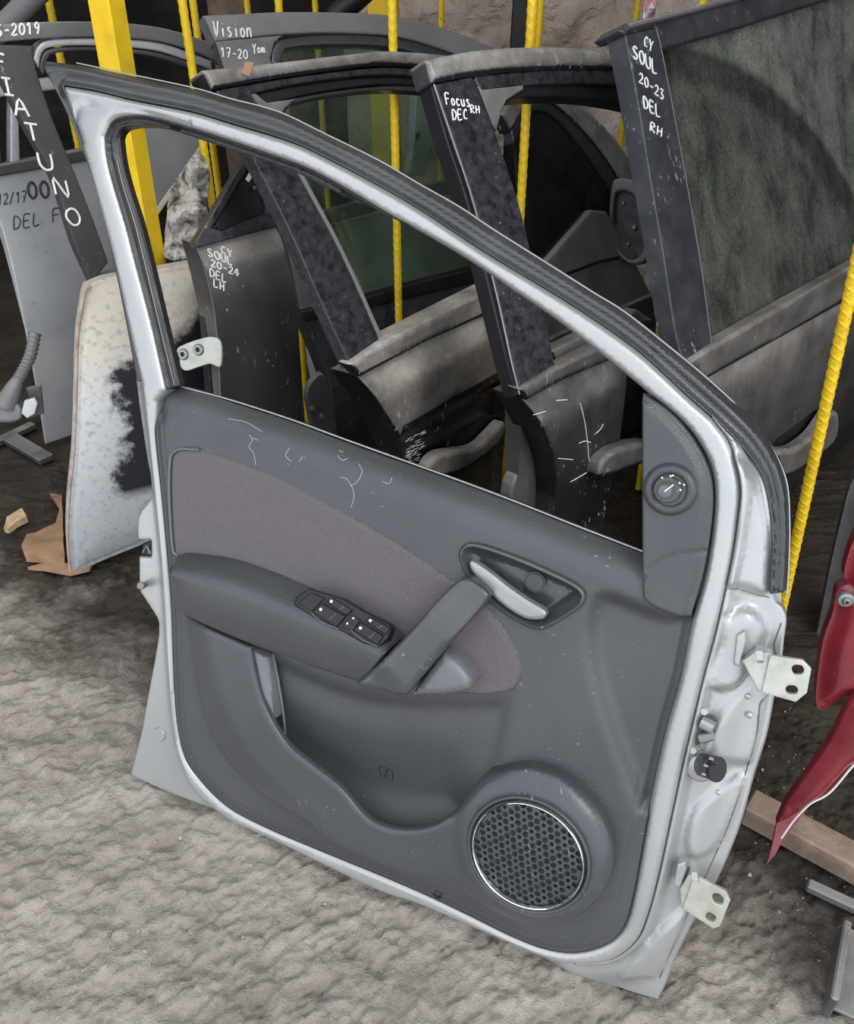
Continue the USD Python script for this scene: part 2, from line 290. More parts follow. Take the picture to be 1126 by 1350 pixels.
#==SETTING==
# ---------------------------------------------------------------- setting: ground, walls, roof
def ground_h(x, y):
    p = np.stack([x, y, np.zeros_like(x)], -1)
    a = meshkit.fbm(p*[7, 9, 1], 4, 3); b = meshkit.fbm(p*[26, 34, 1]+a[..., None]*1.2, 4, 5); c = meshkit.noise(p*[90, 110, 1], 9)
    fl = meshkit.fbm(p*[20, 27, 1]+2+b[..., None]*.8, 3, 17)*11; fl = (np.floor(fl)+sst(fl-np.floor(fl), .0, .22))/11
    rid = np.abs(meshkit.fbm(p*[14, 18, 1]+5, 3, 11)-.5)
    return -.012+(a-.5)*.03+(b-.5)*.016+(fl-.5)*.034-np.clip(.035-rid, 0, 1)*.25+(c-.5)*.010-.004
xs = np.concatenate([np.arange(-3.2, -1.15, .06), np.arange(-1.15, .85, .0065), np.arange(.85, 3.2, .05)])
ys = np.concatenate([np.arange(-3, .62, .08), np.arange(.62, 2.3, .0065), np.arange(2.3, 5.2, .08)])
GX, GY = np.meshgrid(xs, ys); GZ = ground_h(GX, GY); nx = len(xs)
idx = np.arange(GX.size).reshape(GX.shape); q = np.stack([idx[:-1, :-1], idx[:-1, 1:], idx[1:, 1:], idx[1:, :-1]], -1).reshape(-1, 4)
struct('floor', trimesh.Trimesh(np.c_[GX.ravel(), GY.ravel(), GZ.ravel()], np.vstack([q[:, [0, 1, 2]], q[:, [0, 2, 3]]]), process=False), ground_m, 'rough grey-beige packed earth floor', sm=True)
# loose pebbles and crumbs
def pebble(c, r, k):
    m = trimesh.creation.icosphere(1, r); m.vertices = m.vertices*rng.uniform(.6, 1.1, 3)+rng.normal(0, r*.12, m.vertices.shape); m.apply_translation(c); return m
ms = []
for k in range(1500):
    x, y = rng.uniform(-1.1, .8), rng.uniform(.66, 1.35)
    if .459*x+.888*y > .66 and x < .56: continue
    r = rng.choice([.0014, .002, .0026, .004], p=[.5, .3, .15, .05])
    ms.append(pebble((x, y, ground_h(np.array(x), np.array(y))+r*.4), r, k))
obj('gravel', cat(*ms), stone_m, None, False, 'loose pale crumbs and small stones scattered on the earth floor', category='gravel', kind='stuff')
def wall(x0, x1, y, z1, amp, seed, res=.05):
    gx, gz = np.meshgrid(np.arange(x0, x1+res, res), np.arange(-.1, z1+res, res)); p = np.stack([gx, gz, np.zeros_like(gx)], -1)
    a = meshkit.fbm(p*3, 4, seed); gy = y+(a-.5)*amp+(np.abs(meshkit.fbm(p*5+3, 4, seed+5)-.5))*amp*.8
    i = np.arange(gx.size).reshape(gx.shape); q = np.stack([i[:-1, :-1], i[:-1, 1:], i[1:, 1:], i[1:, :-1]], -1).reshape(-1, 4)
    return trimesh.Trimesh(np.c_[gx.ravel(), gy.ravel(), gz.ravel()], np.vstack([q[:, [0, 1, 2]], q[:, [0, 2, 3]]]), process=False)
struct('wall_back', wall(-.3, 3.2, 3.5, 3.0, .25, 21, .03), wall_m, 'rough brown rubble and plaster wall at the back of the shed', True)
struct('wall_rear', wall(-3.2, .3, 5.0, 3.0, .1, 31, .08), interior_dark, 'end wall of the shed behind the door rack, deep shade put into its near-black colour', True)
for nm, x, y0 in (('wall_left', -3.2, .7), ('wall_right', 3.2, .7)):
    struct(nm, box3((x, (y0+5.3)/2, 1.4), (.1, 5.3-y0, 3.0)), interior_dark, 'dark side wall of the shed')
SHED = np.array([.46, .89, 0])/np.hypot(.46, .89)
struct('ceiling', box3(SHED*4.0+[0, 0, 3.2], (9, 6, .06), np.c_[[SHED[1], -SHED[0], 0], SHED, [0, 0, 1]]), roof_m, 'sheet roof over the rack')
#==MAIN==

# ---------------------------------------------------------------- the silver door in front, leaning back
BL, BR = at_z((175, 1020)), at_z((868, 1312)); _b = (BR-BL)/np.linalg.norm(BR-BL); _h = np.cross([0, 0, 1], _b); _h *= -np.sign(_h@BL)
LEAN = math.radians(22); _n = _h*math.cos(LEAN)+np.array([0, 0, 1])*math.sin(LEAN)
M = Plane(BL+_n*.055, _n, _b)
door = thing('car_door', 'silver car door with grey inner trim and round speaker, leaning in front of the others', 'car door', M.xyz([[.5, 0]], -.06)[0])
def L2(pts): return [tuple(p) for p in pts]
# contours traced on the door (left to right, top to bottom)
SEAL_OUT = [(44, 76), (44, 76), (101, 83), (172, 98), (256, 116), (304, 130), (367, 147), (428, 176), (499, 211), (552, 242), (605, 272), (650, 302), (720, 346), (780, 384), (825, 412), (891, 464), (933, 499), (971, 534), (1003, 567), (1025, 604), (1038, 640), (1041, 690), (1040, 740), (1037, 787)]
SEAL_IN = [(84, 113), (125, 120), (175, 132), (250, 147), (304, 163), (385, 188), (440, 214), (499, 245), (552, 276), (605, 311), (650, 340), (720, 382), (780, 420), (844, 466), (907, 524), (950, 562), (981, 596), (1003, 630), (1013, 674), (1017, 716), (1015, 760), (1015, 789)]
SEAL_L_OUT = [(44, 76), (76, 131), (108, 209), (132, 288), (147, 355), (161, 423), (173, 487), (176, 503)]
SEAL_L_IN = [(84, 113), (88, 131), (99, 163), (113, 209), (131, 273), (149, 341), (168, 426), (182, 487), (186, 503)]
CH_OUT = [(137, 180), (147, 160), (165, 153), (193, 153), (232, 163), (289, 181), (342, 199), (400, 220), (450, 246), (499, 275), (552, 306), (605, 339), (650, 370), (694, 400), (744, 436), (797, 474), (833, 500), (857, 521)]
CH_IN = [(156, 182), (159, 174), (168, 168), (190, 166), (218, 169), (268, 185), (325, 204), (392, 228), (463, 263), (520, 288), (570, 315), (620, 345), (680, 386), (730, 420), (780, 458), (815, 486), (837, 505), (849, 524)]
CHL_OUT = [(137, 180), (139, 205), (145, 232), (153, 259), (165, 299), (174, 334), (187, 383), (200, 434), (218, 514)]
CHL_IN = [(156, 182), (160, 212), (169, 248), (183, 292), (193, 331), (206, 385), (219, 440), (236, 508)]
SILL = [(206, 530), (208, 521), (223, 515), (262, 520), (323, 541), (381, 561), (420, 574), (460, 591), (549, 622), (638, 655), (744, 696), (820, 726), (852, 737)]
TR_L = [(206, 530), (206, 576), (214, 653), (223, 750), (227, 807), (229, 865), (233, 942), (242, 990), (258, 1020), (298, 1061), (351, 1090), (431, 1124), (502, 1153), (560, 1178), (617, 1205), (674, 1233), (719, 1250), (759, 1255), (799, 1244), (822, 1222), (834, 1185), (846, 1122), (858, 1056), (877, 969), (897, 898), (913, 820), (930, 757), (939, 700), (942, 650), (936, 612), (914, 573), (885, 543), (857, 521)]
RAIL_R = [(939, 552), (960, 580), (971, 612), (977, 650), (971, 700), (961, 757), (943, 837), (928, 892), (913, 955), (897, 1024), (884, 1085), (869, 1154), (854, 1209), (838, 1243), (804, 1268), (759, 1272), (719, 1264), (654, 1237), (560, 1196), (502, 1176), (431, 1143), (360, 1108), (311, 1086), (280, 1065), (252, 1038), (236, 1000), (228, 965), (221, 900), (216, 820), (211, 740), (203, 660), (197, 600), (186, 503)]
zR, zF = -.004, -.05
seal_top = M.uv(smooth(SEAL_IN), -.012)
# rail: the pressed silver ridge round trim and window
i_split = next(i for i, p in enumerate(SEAL_IN) if p[0] > 930)
rail_px = smooth(SEAL_L_IN[::-1])[:].tolist()+smooth(SEAL_IN[:i_split]).tolist()+smooth(RAIL_R).tolist()
rail_hole = smooth(CHL_OUT[::-1]).tolist()+smooth(CH_OUT).tolist()+smooth(TR_L[::-1]).tolist()
rail = Polygon(M.uv(rail_px, -.008)).buffer(0).difference(Polygon(M.uv(rail_hole, -.006)).buffer(0).buffer(-.001))
win_open = Polygon(M.uv(smooth(CHL_IN[::-1]).tolist()+smooth(CH_IN).tolist()+[(850, 560), (850, 740)]+SILL[::-1][1:], -.01)).buffer(0)
rail = rail.difference(win_open)
fold_l = line(M, [(108, 190), (101, 168), (101, 150), (110, 139), (135, 136), (190, 147), (250, 164)], -.004)
obj('frame_rail', pad(M, rail, -.004, lambda uv, d: -.012+.014*np.sqrt(np.clip(1-(1-np.clip(d/.012, 0, 1))**2, 0, 1))-.004*(1-sst(dist(uv, fold_l), 0, .006)), .04, .008, 0, rings=[.0006, .002, .005, .009], bstep=.003), silver, door, 60)
# inner panel: everything silver outside the rail (shut face, skirt, latch side)
SHUT = [(940, 540), (953, 558), (985, 592), (1008, 627), (1018, 673), (1022, 716), (1021, 783), (1031, 800), (1037, 815), (1034, 840), (1030, 875), (1021, 918), (1011, 969), (995, 1020), (976, 1087), (952, 1146), (930, 1185), (897, 1248), (877, 1299), (868, 1316), (868, 1316), (834, 1307), (791, 1291), (764, 1276), (719, 1262)]
R0 = line(M, [(939, 552), (960, 580), (971, 612), (977, 650), (971, 700), (961, 757), (943, 837), (928, 892), (913, 955), (897, 1024), (884, 1085), (869, 1154), (854, 1209), (838, 1243), (804, 1268), (759, 1272)], -.006)
shut_poly = Polygon(np.vstack([np.array(R0.buffer(.006).intersection(Polygon(M.uv([(700, 500), (1126, 500), (1126, 1350), (700, 1350)], -.006))).exterior.coords)[:0].reshape(-1, 2), np.array(R0.coords)[::-1], M.uv(smooth(SHUT), zF)])).buffer(0)
step_line = line(M, [(958, 556), (985, 600), (994, 640), (990, 700), (978, 772), (962, 800)], -.03)
EMB = [(Polygon(M.uv(smooth([(955, 578), (978, 600), (1002, 632), (1010, 680), (1013, 720), (1012, 788), (1012, 788), (985, 778), (958, 768), (958, 768), (970, 700), (968, 625)], 5, True), -.03)), .006),
       (Polygon(M.uv(smooth([(960, 810), (990, 800), (1012, 830), (1000, 870), (975, 905), (940, 908), (935, 890), (950, 850)], 5, True), -.03)), .010),
       (Polygon(M.uv(smooth([(945, 940), (1000, 880), (1018, 890), (1000, 980), (985, 1010), (940, 1000), (925, 985)], 5, True), -.04)), .006),
       (Polygon(M.uv(smooth([(915, 1060), (980, 1020), (968, 1080), (940, 1125), (905, 1120)], 5, True), -.04)), .006),
       (Polygon(M.uv(smooth([(860, 1225), (905, 1190), (900, 1225), (870, 1285), (850, 1290), (815, 1282)], 5, True), -.045)), .005)]
def shut_h(uv, d):
    a = dist(uv, R0); h = -.010-.022*sst(a, .004, .018)-.016*sst(a, .03, .075)
    h = h+.004*(1-sst(dist(uv, step_line), .0, .010))
    for pl, k in EMB: h = h+1.5*k*sst(np.where(shapely.contains_xy(pl, uv[:, 0], uv[:, 1]), dist(uv, pl.boundary), 0), 0, .008)
    return h+.003*meshkit.fbm(np.c_[uv*14, uv[:, 0]*0], 2, 4)-.002
obj('shut_face', pad(M, shut_poly, 0, shut_h, .075, .0065, 0, rings=[.004, .008, .014]), silver, door, 50)
SKIRT = [(177, 484), (184, 540), (193, 600), (200, 650), (183, 678), (181, 712), (181, 712), (199, 712), (199, 712), (199, 734), (199, 734), (183, 734), (183, 734), (184, 775), (190, 788), (207, 815), (209, 828), (207, 850), (193, 927), (186, 966), (172, 1020), (172, 1020), (180, 1026), (215, 1042), (250, 1056), (289, 1070), (320, 1085)]
SK_IN = [(420, 1130), (360, 1100), (311, 1082), (280, 1060), (254, 1030), (240, 1000), (232, 965), (226, 900), (221, 820), (216, 740), (208, 660), (202, 600), (190, 503)]
sk = Polygon(np.vstack([M.uv(smooth(SKIRT), -.045), M.uv(smooth(SK_IN), -.02)])).buffer(0)
RL = line(M, SK_IN, -.02)
obj('inner_panel', pad(M, sk, -.022, lambda uv, d: -.022*sst(dist(uv, RL), .003, .03)+quarter(d, .004), .03, .009, .004), silver, door, 50)
# stamped dimple and plug on the skirt, hem on the edge, spot welds
ck = M.uv([(209, 969)], -.04)[0]
obj('blanking_plug', lathe(M, ck, [(0, .003), (.0125, .003), (.014, .0015), (.0145, -.004)], 32, -.0435), silver, door, 40, label='flush silver plug')
for p, r in (((995, 729), .0115),):
    c0 = M.uv([p], -.03)[0]
    obj('drain_plug', lathe(M, c0, [(0, .001), (.008, .003), (.011, .002), (.0125, -.006)], 28, -.03), look('cream_plug', (.55, .55, .5), rough=.5), door, 40, label='cream round plug with black centre')
    obj('plug_hole', lathe(M, c0+np.array([.002, .001]), [(0, .0035), (.0028, .0035), (.003, -.002)], 14, -.03), blackp, door)
for p in ((999, 675), (992, 760), (998, 822), (955, 848), (944, 880), (986, 918), (988, 943), (934, 1077), (947, 1045), (852, 1258), (860, 1245)):
    obj('spot_weld', lathe(M, M.uv([p], -.035)[0], [(0, .0017), (.0025, .0014), (.0042, 0), (.0046, -.02)], 14, -.0335), silver, door)
# outer skin: the painted outside of the door, seen only from the edge
skin = unary_union([Polygon(M.uv(smooth([(176, 503), (209, 828), (172, 1020), (180, 1026), (320, 1085), (560, 1192), (719, 1262), (868, 1316), (897, 1248), (952, 1146), (1021, 918), (1037, 815), (1034, 700), (960, 640), (860, 560)], 1).tolist()+[(850, 742), (700, 690), (460, 600), (230, 520)], -.05)).buffer(0)])
obj('outer_skin', pad(M, skin.buffer(-.006), -.064, lambda uv, d: 0*d, .012, .03, 0, backh=lambda uv, d: -.05*sst(d, 0, .12)), silver, door, 40)
# outer seal with flutes, window channel
seal_px = np.vstack([M.uv(smooth(SEAL_L_OUT[::-1]), -.012), M.uv(smooth(SEAL_OUT[1:]), -.02), M.uv(smooth(SEAL_IN[::-1]), -.012), M.uv(smooth(SEAL_L_IN), -.012)])
so = LineString(M.uv(smooth(SEAL_OUT[1:]), -.02)); si = LineString(M.uv(smooth(SEAL_IN), -.012))
def seal_h(uv, d):
    a, b = dist(uv, so), dist(uv, si); t = b/(a+b+1e-9); w = np.minimum(1, d/.002)
    return -.014-.010*t+(.0045*np.cos(t*2*np.pi*1.5)*w)+quarter(d, .003)-.012*sst(t, .82, 1)-.018*sst(uv[:, 0]-M.uv([(1000, 640)])[0][0], -.06, .02)
obj('outer_seal', pad(M, Polygon(seal_px).buffer(0), 0, seal_h, .045, .005, .003, bstep=.003), rubber, door, 50)
edge = smooth(SEAL_OUT[2:], 5)
obj('drip_edge', tube([M.hit(p, -.024 if p[0] < 930 else -.024-.03*sst(np.array(p[0]), 930, 1010)) for p in edge], .0012, 8), look('bright_edge', (.34, .35, .37), rough=.3, metal=.4), door)
chan = np.vstack([M.uv(smooth(CHL_IN[::-1]), -.014), M.uv(smooth(CH_IN), -.014), M.uv(smooth(CH_OUT[::-1]), -.006), M.uv(smooth(CHL_OUT), -.006)])
co = LineString(np.vstack([M.uv(smooth(CHL_OUT[::-1]), -.006), M.uv(smooth(CH_OUT), -.006)]))
obj('window_channel', pad(M, Polygon(chan).buffer(0), 0, lambda uv, d: -.007-.008*sst(dist(uv, co), .002, .006)+.006*sst(dist(uv, co), .007, .011)-.008*sst(dist(uv, co), .014, .019)+quarter(d, .0015), .03, .004, .0015, bstep=.0025), channel_m, door, 50)
obj('channel_lip', tube([M.hit(p, -.006) for p in smooth([(q[0]-6, q[1]) for q in CHL_IN][1:], 5)], .0022, 6), rubber, door)
# sill strip: the outer window wiper behind the trim
obj('sill_strip', pad(M, Polygon(np.vstack([M.uv(smooth([(222, 512), (250, 512), (300, 528), (381, 553), (460, 583), (640, 647), (760, 694), (848, 728)]), -.035), M.uv([(848, 745), (760, 706), (460, 596), (225, 520)], -.035)])).buffer(0), -.03, None, .02, .012, .0015), blackp, door)
obj('sill_edge', tube([M.hit(p, -.03) for p in smooth([(232, 505), (244, 511), (300, 526), (381, 552), (460, 581), (640, 646), (760, 693), (848, 727)])], .0016, 6), lever_m, door)
# ---- trim panel
trim_px = smooth(SILL).tolist()+[(852, 790)]+smooth([p for p in TR_L if True][26:22:-1]).tolist()[:0]
i0 = TR_L.index((913, 820))
tp = Polygon(np.vstack([M.uv(smooth(SILL), -.012), M.uv([(868, 752), (905, 775)], 0), M.uv(smooth(TR_L[:i0+1])[::-1], -.004)])).buffer(0)
sill_l = line(M, SILL, -.012); out_l = line(M, TR_L[:i0+1], -.004)
streak_R = Polygon(M.uv(smooth([(772, 800), (768, 860), (784, 930), (808, 1000), (836, 1075), (836, 1075), (960, 1100), (960, 1100), (960, 700), (960, 700), (900, 800), (800, 775)], 5, True), 0))
recess = Polygon(M.uv(smooth([(300, 826), (300, 826), (470, 902), (640, 912), (672, 905), (690, 888), (690, 888), (676, 970), (660, 1040), (640, 1120), (540, 1140), (430, 1090), (330, 1000)], 5, True), 0)).buffer(0)
def inside(poly, uv): return np.where(shapely.contains_xy(poly, uv[:, 0], uv[:, 1]), dist(uv, poly.boundary), 0)
arm_l = line(M, [(277, 829), (327, 850), (405, 879), (476, 902), (583, 918), (660, 915)], 0)
def trim_h(uv, d):
    s = dist(uv, sill_l); o = dist(uv, out_l)
    h = -.034*np.clip(1-s/.05, 0, 1)**2.2-.006*(1-sst(o, .008, .016))-.002*(1-sst(np.abs(o-.020), 0, .003))
    h = h-.020*sst(inside(streak_R, uv), .0, .028)-.012*sst(inside(recess, uv), 0, .035)-.026*sst(inside(recess, uv), .02, .11)*sst(dist(uv, arm_l), .05, .2)
    return h
REL = [(606, 738), (606, 726), (614, 717), (628, 716), (656, 724), (705, 743), (754, 766), (769, 778), (772, 788), (766, 800), (748, 813), (721, 828), (702, 829), (672, 814), (640, 790), (618, 766)]
relp = Polygon(M.uv(smooth(REL, 5, True), .008)).buffer(0)
tp = tp.difference(relp.buffer(-.004))
obj('trim_panel', pad(M, tp, .004, trim_h, .03, .0075, 0, rings=[.003, .008, .012, .016, .02, .024]), plastic, door, 60)
scuff_m = look('grey_scuff', (.30, .32, .34), rough=.7)
for pts in ([(331, 573), (336, 580), (332, 588), (338, 597), (341, 612)], [(336, 577), (343, 580)], [(384, 590), (380, 600), (388, 608)], [(402, 601), (398, 608)], [(443, 601), (450, 607), (456, 605)], [(471, 612), (478, 622), (474, 634), (465, 640)], [(452, 628), (462, 632), (470, 650), (466, 668)], [(505, 634), (514, 637), (516, 630)], [(300, 552), (322, 557), (345, 569)]):
    q = M.uv(smooth(pts, 4), -.004); obj('scuff', tube(M.xyz(q, .0041+trim_h(q, np.full(len(q), 9.))), .0006, 5), scuff_m, door)
# mirror corner trim
SAIL = [(847, 519), (847, 519), (880, 541), (909, 572), (932, 612), (940, 650), (937, 700), (927, 757), (911, 813), (911, 813), (898, 812), (865, 800), (852, 790), (848, 775), (847, 650)]
SAILL = line(M, [(855, 519), (880, 541), (909, 572), (932, 612), (940, 650), (937, 700), (927, 757), (911, 813)], .004)
seam = line(M, [(847, 765), (870, 740), (905, 730), (935, 727)], .006)
obj('mirror_corner_trim', pad(M, Polygon(M.uv(smooth(SAIL, 5, True), .004)).buffer(0), .01, lambda uv, d: quarter(d, .004)-.006*(1-sst(dist(uv, SAILL), .008, .013))-.003*(1-sst(dist(uv, seam), .0, .004)), .03, .005, .004), plastic, door, 50)
kc = M.uv([(880, 645)], .014)[0]
kb = obj('mirror_adjuster', lathe(M, kc+[.003, 0], [(0, .004), (.021, .004), (.024, .008), (.029, .0085), (.034, .005), (.038, -.006)], 48, .010), plastic, door, 50)
obj('adjuster_dial', lathe(M, kc, [(0, .006), (.0165, .006), (.018, .0045), (.0185, 0)], 40, .013), gloss, kb)
obj('adjuster_knob', lathe(M, kc-[.002, .001], [(0, .017), (.007, .0165), (.0095, .014), (.0105, .010), (.0112, 0)], 32, .017), plastic_l, kb, 50)
obj('knob_pointer', tube([M.hit((876, 648), .036), M.hit((888, 639), .036)], .001, 6), white_p, kb)
for p in ((872, 629), (883, 627), (895, 636), (901, 638), (896, 645), (886, 626)): obj('adjuster_mark', tube([M.hit(p, .0195), M.hit((p[0]+2, p[1]+2), .0195)], .0012, 6), white_p, kb)
# ---- fabric insert
FAB = [(227, 607), (231, 598), (240, 595), (262, 596), (304, 607), (366, 632), (420, 661), (480, 692), (540, 728), (595, 768), (633, 797), (656, 822), (677, 855), (686, 882), (680, 903), (662, 912), (620, 914), (560, 900), (480, 850), (408, 790), (312, 742), (237, 734), (230, 720), (226, 653)]
fabp = Polygon(M.uv(smooth(FAB, 5, True), .006)).buffer(0)
obj('insert_groove', pad(M, fabp.buffer(.0022), .0052, lambda uv, d: quarter(d, .002), .012, .015, .002), gloss, door)
obj('fabric_insert', pad(M, fabp, .0075, lambda uv, d: -.004*np.clip(1-d/.007, 0, 1)**2+.002*sst(d, .02, .08), .012, .008, 0, rings=[.002, .004, .007]), fabric, door, 60)
obj('insert_piping', tube([M.hit(p, .008) for p in smooth([(262, 593), (240, 592), (230, 596), (224, 608), (223, 653), (227, 720), (234, 733)])], .002, 8), plastic_l, door)
# ---- armrest
A_TOP = [(225, 752), (226, 740), (240, 730), (262, 730), (312, 738), (360, 754), (408, 774), (470, 800), (515, 820), (535, 838)]
A_BOT = [(225, 752), (227, 790), (233, 806), (277, 829), (327, 850), (381, 869), (405, 879), (440, 890), (476, 902)]
A_RIDGE = [(226, 756), (277, 772), (323, 788), (405, 821), (460, 843), (500, 862)]
at, ab = M.uv(smooth(A_TOP), .010), M.uv(smooth(A_BOT), .044)
a_top, a_bot = LineString(at), LineString(ab); a_rid = line(M, A_RIDGE, .062)
def arm_h(uv, d):
    tt, tb, tr = dist(uv, a_top), dist(uv, a_bot), dist(uv, a_rid)
    upper = tt < tb; t = tt/(tt+tr+1e-9); b = tb/(tb+tr+1e-9)
    up_side = (shapely.Polygon(np.vstack([at, np.array(a_rid.coords)[::-1]])).buffer(1e-4))
    ins = shapely.contains_xy(up_side, uv[:, 0], uv[:, 1])
    h = np.where(ins, .010+.052*np.sin(np.clip(t, 0, 1)*np.pi/2)**.9, .040+.022*np.sin(np.clip(b, 0, 1)*np.pi/2)**.8)
    return h+quarter(d, .004)-.012*(1-sst(uv[:, 0]-at[0][0], 0, .03))
obj('armrest', pad(M, Polygon(np.vstack([at, ab[::-1]])).buffer(0), 0, arm_h, .0, .007, .004, backh=lambda uv, d: 0*d+0.0), plastic, door, 55)
# switch panel on the armrest's sloping top
PS = Plane(M.xyz(M.uv([(450, 815)], .048), .048)[0], M.n*math.cos(.42)+M.ev*math.sin(.42), M.eu)
sp = obj('switch_panel', block(PS, [(387, 797), (390, 787), (406, 776), (410, 776), (451, 788), (481, 806), (513, 822), (516, 828), (510, 843), (499, 852), (478, 848), (448, 831), (405, 809)], .006, .02, .003, .006), blackp, door)
obj('switch_blank', block(PS, [(392, 795), (409, 781), (428, 788), (411, 806)], .0085, .006, .0015, .005), blackp, sp)
for q, in (([(412, 806), (424, 795), (455, 812), (443, 826)],), ([(428, 793), (437, 787), (464, 804), (456, 811)],), ([(465, 830), (476, 820), (505, 838), (497, 850)],), ([(480, 818), (488, 813), (514, 827), (508, 837)],)):
    w = block(PS, q, .011, .008, .002, .004); obj('window_switch', w, blackp, sp)
    a = np.array(q, float); c1 = a[0]*.42+a[1]*.42+a[2]*.08+a[3]*.08; c1 = tuple(c1)
    obj('switch_symbol', lathe(PS, PS.uv([c1], .0115)[0], [(0, .0008), (.0024, .0008), (.0026, 0)], 10, .0115), white_p, sp)
    c2 = (a[2]+a[3])/2; c3 = (a[0]+a[1])/2; e = c2*.66+c3*.34; f_ = (a[0]-a[1])*.36
    obj('switch_groove', tube([PS.hit(tuple(e+f_), .0112), PS.hit(tuple(e-f_), .0112)], .0007, 6), plastic_l, sp)
obj('lock_switch', block(PS, [(450, 826), (462, 811), (475, 817), (464, 832)], .010, .008, .0015, .004), blackp, sp)
for p in ((458, 822), (466, 815)): obj('switch_symbol', lathe(PS, PS.uv([p], .0105)[0], [(0, .0008), (.0016, .0008), (.0018, 0)], 8, .0105), white_p, sp)
for a_, b_ in (((410, 808), (446, 829)), ((463, 831), (498, 852))): obj('switch_bezel', tube([PS.hit(p, .009) for p in smooth([a_, ((a_[0]+b_[0])/2-2, (a_[1]+b_[1])/2+2), b_])], .0009, 6), plastic_l, sp)
# ---- pull handle: a bridge from the armrest's end up to the release
H_OUT = [(609, 769), (622, 776), (634, 786), (637, 795), (620, 818), (582, 862), (556, 893), (535, 916), (505, 912), (472, 903), (482, 890), (508, 866), (541, 831), (571, 797), (595, 772)]
hp = Polygon(M.uv(smooth(H_OUT, 5, True), .06)).buffer(0); hb = M.uv([(505, 912)], .06)[0]; ht = M.uv([(622, 776)], .06)[0]; hd = (ht-hb)/np.linalg.norm(ht-hb); hl = np.linalg.norm(ht-hb)
def han_h(uv, d):
    t = np.clip((uv-hb)@hd/hl, 0, 1); return -.032*sst(t, .62, 1.0)-.006*(1-sst(t, 0, .2))+quarter(d, .009)
obj('pull_handle', pad(M, hp, .068, han_h, .018, .005, .009, backh=lambda uv, d: -.05*sst((uv-hb)@hd/hl, .74, .92)-.05*(1-sst((uv-hb)@hd/hl, .05, .28))), gloss, door, 55)
HC = [(578, 866), (586, 862), (602, 872), (619, 892), (621, 905), (614, 913), (583, 918), (540, 918), (540, 918), (556, 895)]
obj('handle_end_cap', pad(M, Polygon(M.uv(smooth(HC, 5, True), .045)).buffer(0), .048, lambda uv, d: quarter(d, .012)*1.6, .06, .005, .012), plastic_l, door, 55, label='paler grey end cap of the pull handle')
# ---- inside release: bezel, bowl, lever, round cap
rb = obj('release_bezel', pad(M, relp, .008, lambda uv, d: .004*np.sin(np.clip(d/.012, 0, 1)*np.pi)-.030*sst(d, .006, .022)*(.45+.55*sst(uv[:, 0], uv[:, 0].min(), uv[:, 0].max()))-.006*sst(d, .004, .008), .045, .004, 0, rings=[.002, .005, .008, .012, .018, .024]), gloss, door, 60)
LEV = [(618, 741), (626, 741), (648, 756), (668, 772), (694, 790), (717, 804), (720, 812), (712, 818), (690, 816), (660, 797), (632, 768), (620, 752)]
obj('release_lever', pad(M, Polygon(M.uv(smooth(LEV, 5, True), .014)).buffer(0), .014, lambda uv, d: quarter(d, .006), .012, .004, .006), lever_m, rb, 60, label='pale satin silver lever')
cc = M.uv([(705, 768)], -.014)[0]
obj('screw_cap', lathe(M, cc, [(0, .0025), (.0135, .0025), (.0145, .0015), (.0148, -.008)], 36, -.0155), plastic, rb)
obj('cap_seam', lathe(M, cc, [(.0148, -.006), (.0148, .0025), (.0162, .0025), (.0162, -.006)], 36, -.017), gloss, rb)
obj('lever_slot', block(M, [(655, 757), (661, 756), (668, 770), (664, 774)], -.006, .004, .0005, .004), blackp, rb)
# ---- map pocket and speaker
POCK = [(233, 811), (233, 811), (277, 830), (324, 851), (330, 853), (330, 853), (338, 895), (351, 935), (378, 980), (409, 1006), (449, 1038), (475, 1069), (497, 1086), (529, 1094), (564, 1090), (592, 1076), (611, 1054), (626, 1036), (645, 1024), (674, 1016), (702, 1016), (736, 1027), (770, 1054), (794, 1085), (806, 1122), (806, 1151), (793, 1182), (770, 1204), (742, 1217), (711, 1222), (674, 1217), (630, 1196), (600, 1178), (537, 1154), (475, 1130), (431, 1107), (404, 1086), (355, 1060), (311, 1029), (280, 993), (260, 949), (249, 900), (242, 847)]
pk = Polygon(M.uv(smooth(POCK, 4, True), .036)).buffer(0)
pocket_top = line(M, [(330, 853), (338, 895), (351, 935), (378, 980), (409, 1006), (449, 1038), (475, 1069), (497, 1086), (529, 1094), (564, 1090), (592, 1076), (620, 1046)], .036)
sc = M.uv([(695.5, 1127)], .045)[0]; RG = np.linalg.norm(M.uv([(770, 1164)], .045)[0]-sc)*.985
def pk_h(uv, d):
    rr = np.linalg.norm(uv-sc, axis=1)/RG; return quarter(d, .007)*(1-sst(-rr, -1.6, -1.4))+quarter(d, .013)*sst(-rr, -1.6, -1.4)+.008*(sst(rr, 1.0, 1.06)-sst(rr, 1.14, 1.42))-.020*sst(dist(uv, pocket_top), .07, .16)*(1-sst(np.linalg.norm(uv-sc, axis=1), RG*1.2, RG*1.8)*0-sst(-np.linalg.norm(uv-sc, axis=1), -RG*1.9, -RG*1.3))
pocket = obj('map_pocket', pad(M, pk, .038, pk_h, .012, .0075, .007, backh=lambda uv, d: -.03*(1-sst(dist(uv, pocket_top)*0+d, .0, .012))*sst(dist(uv, pocket_top), .015, .03)), gloss if False else plastic_s, door, 55)
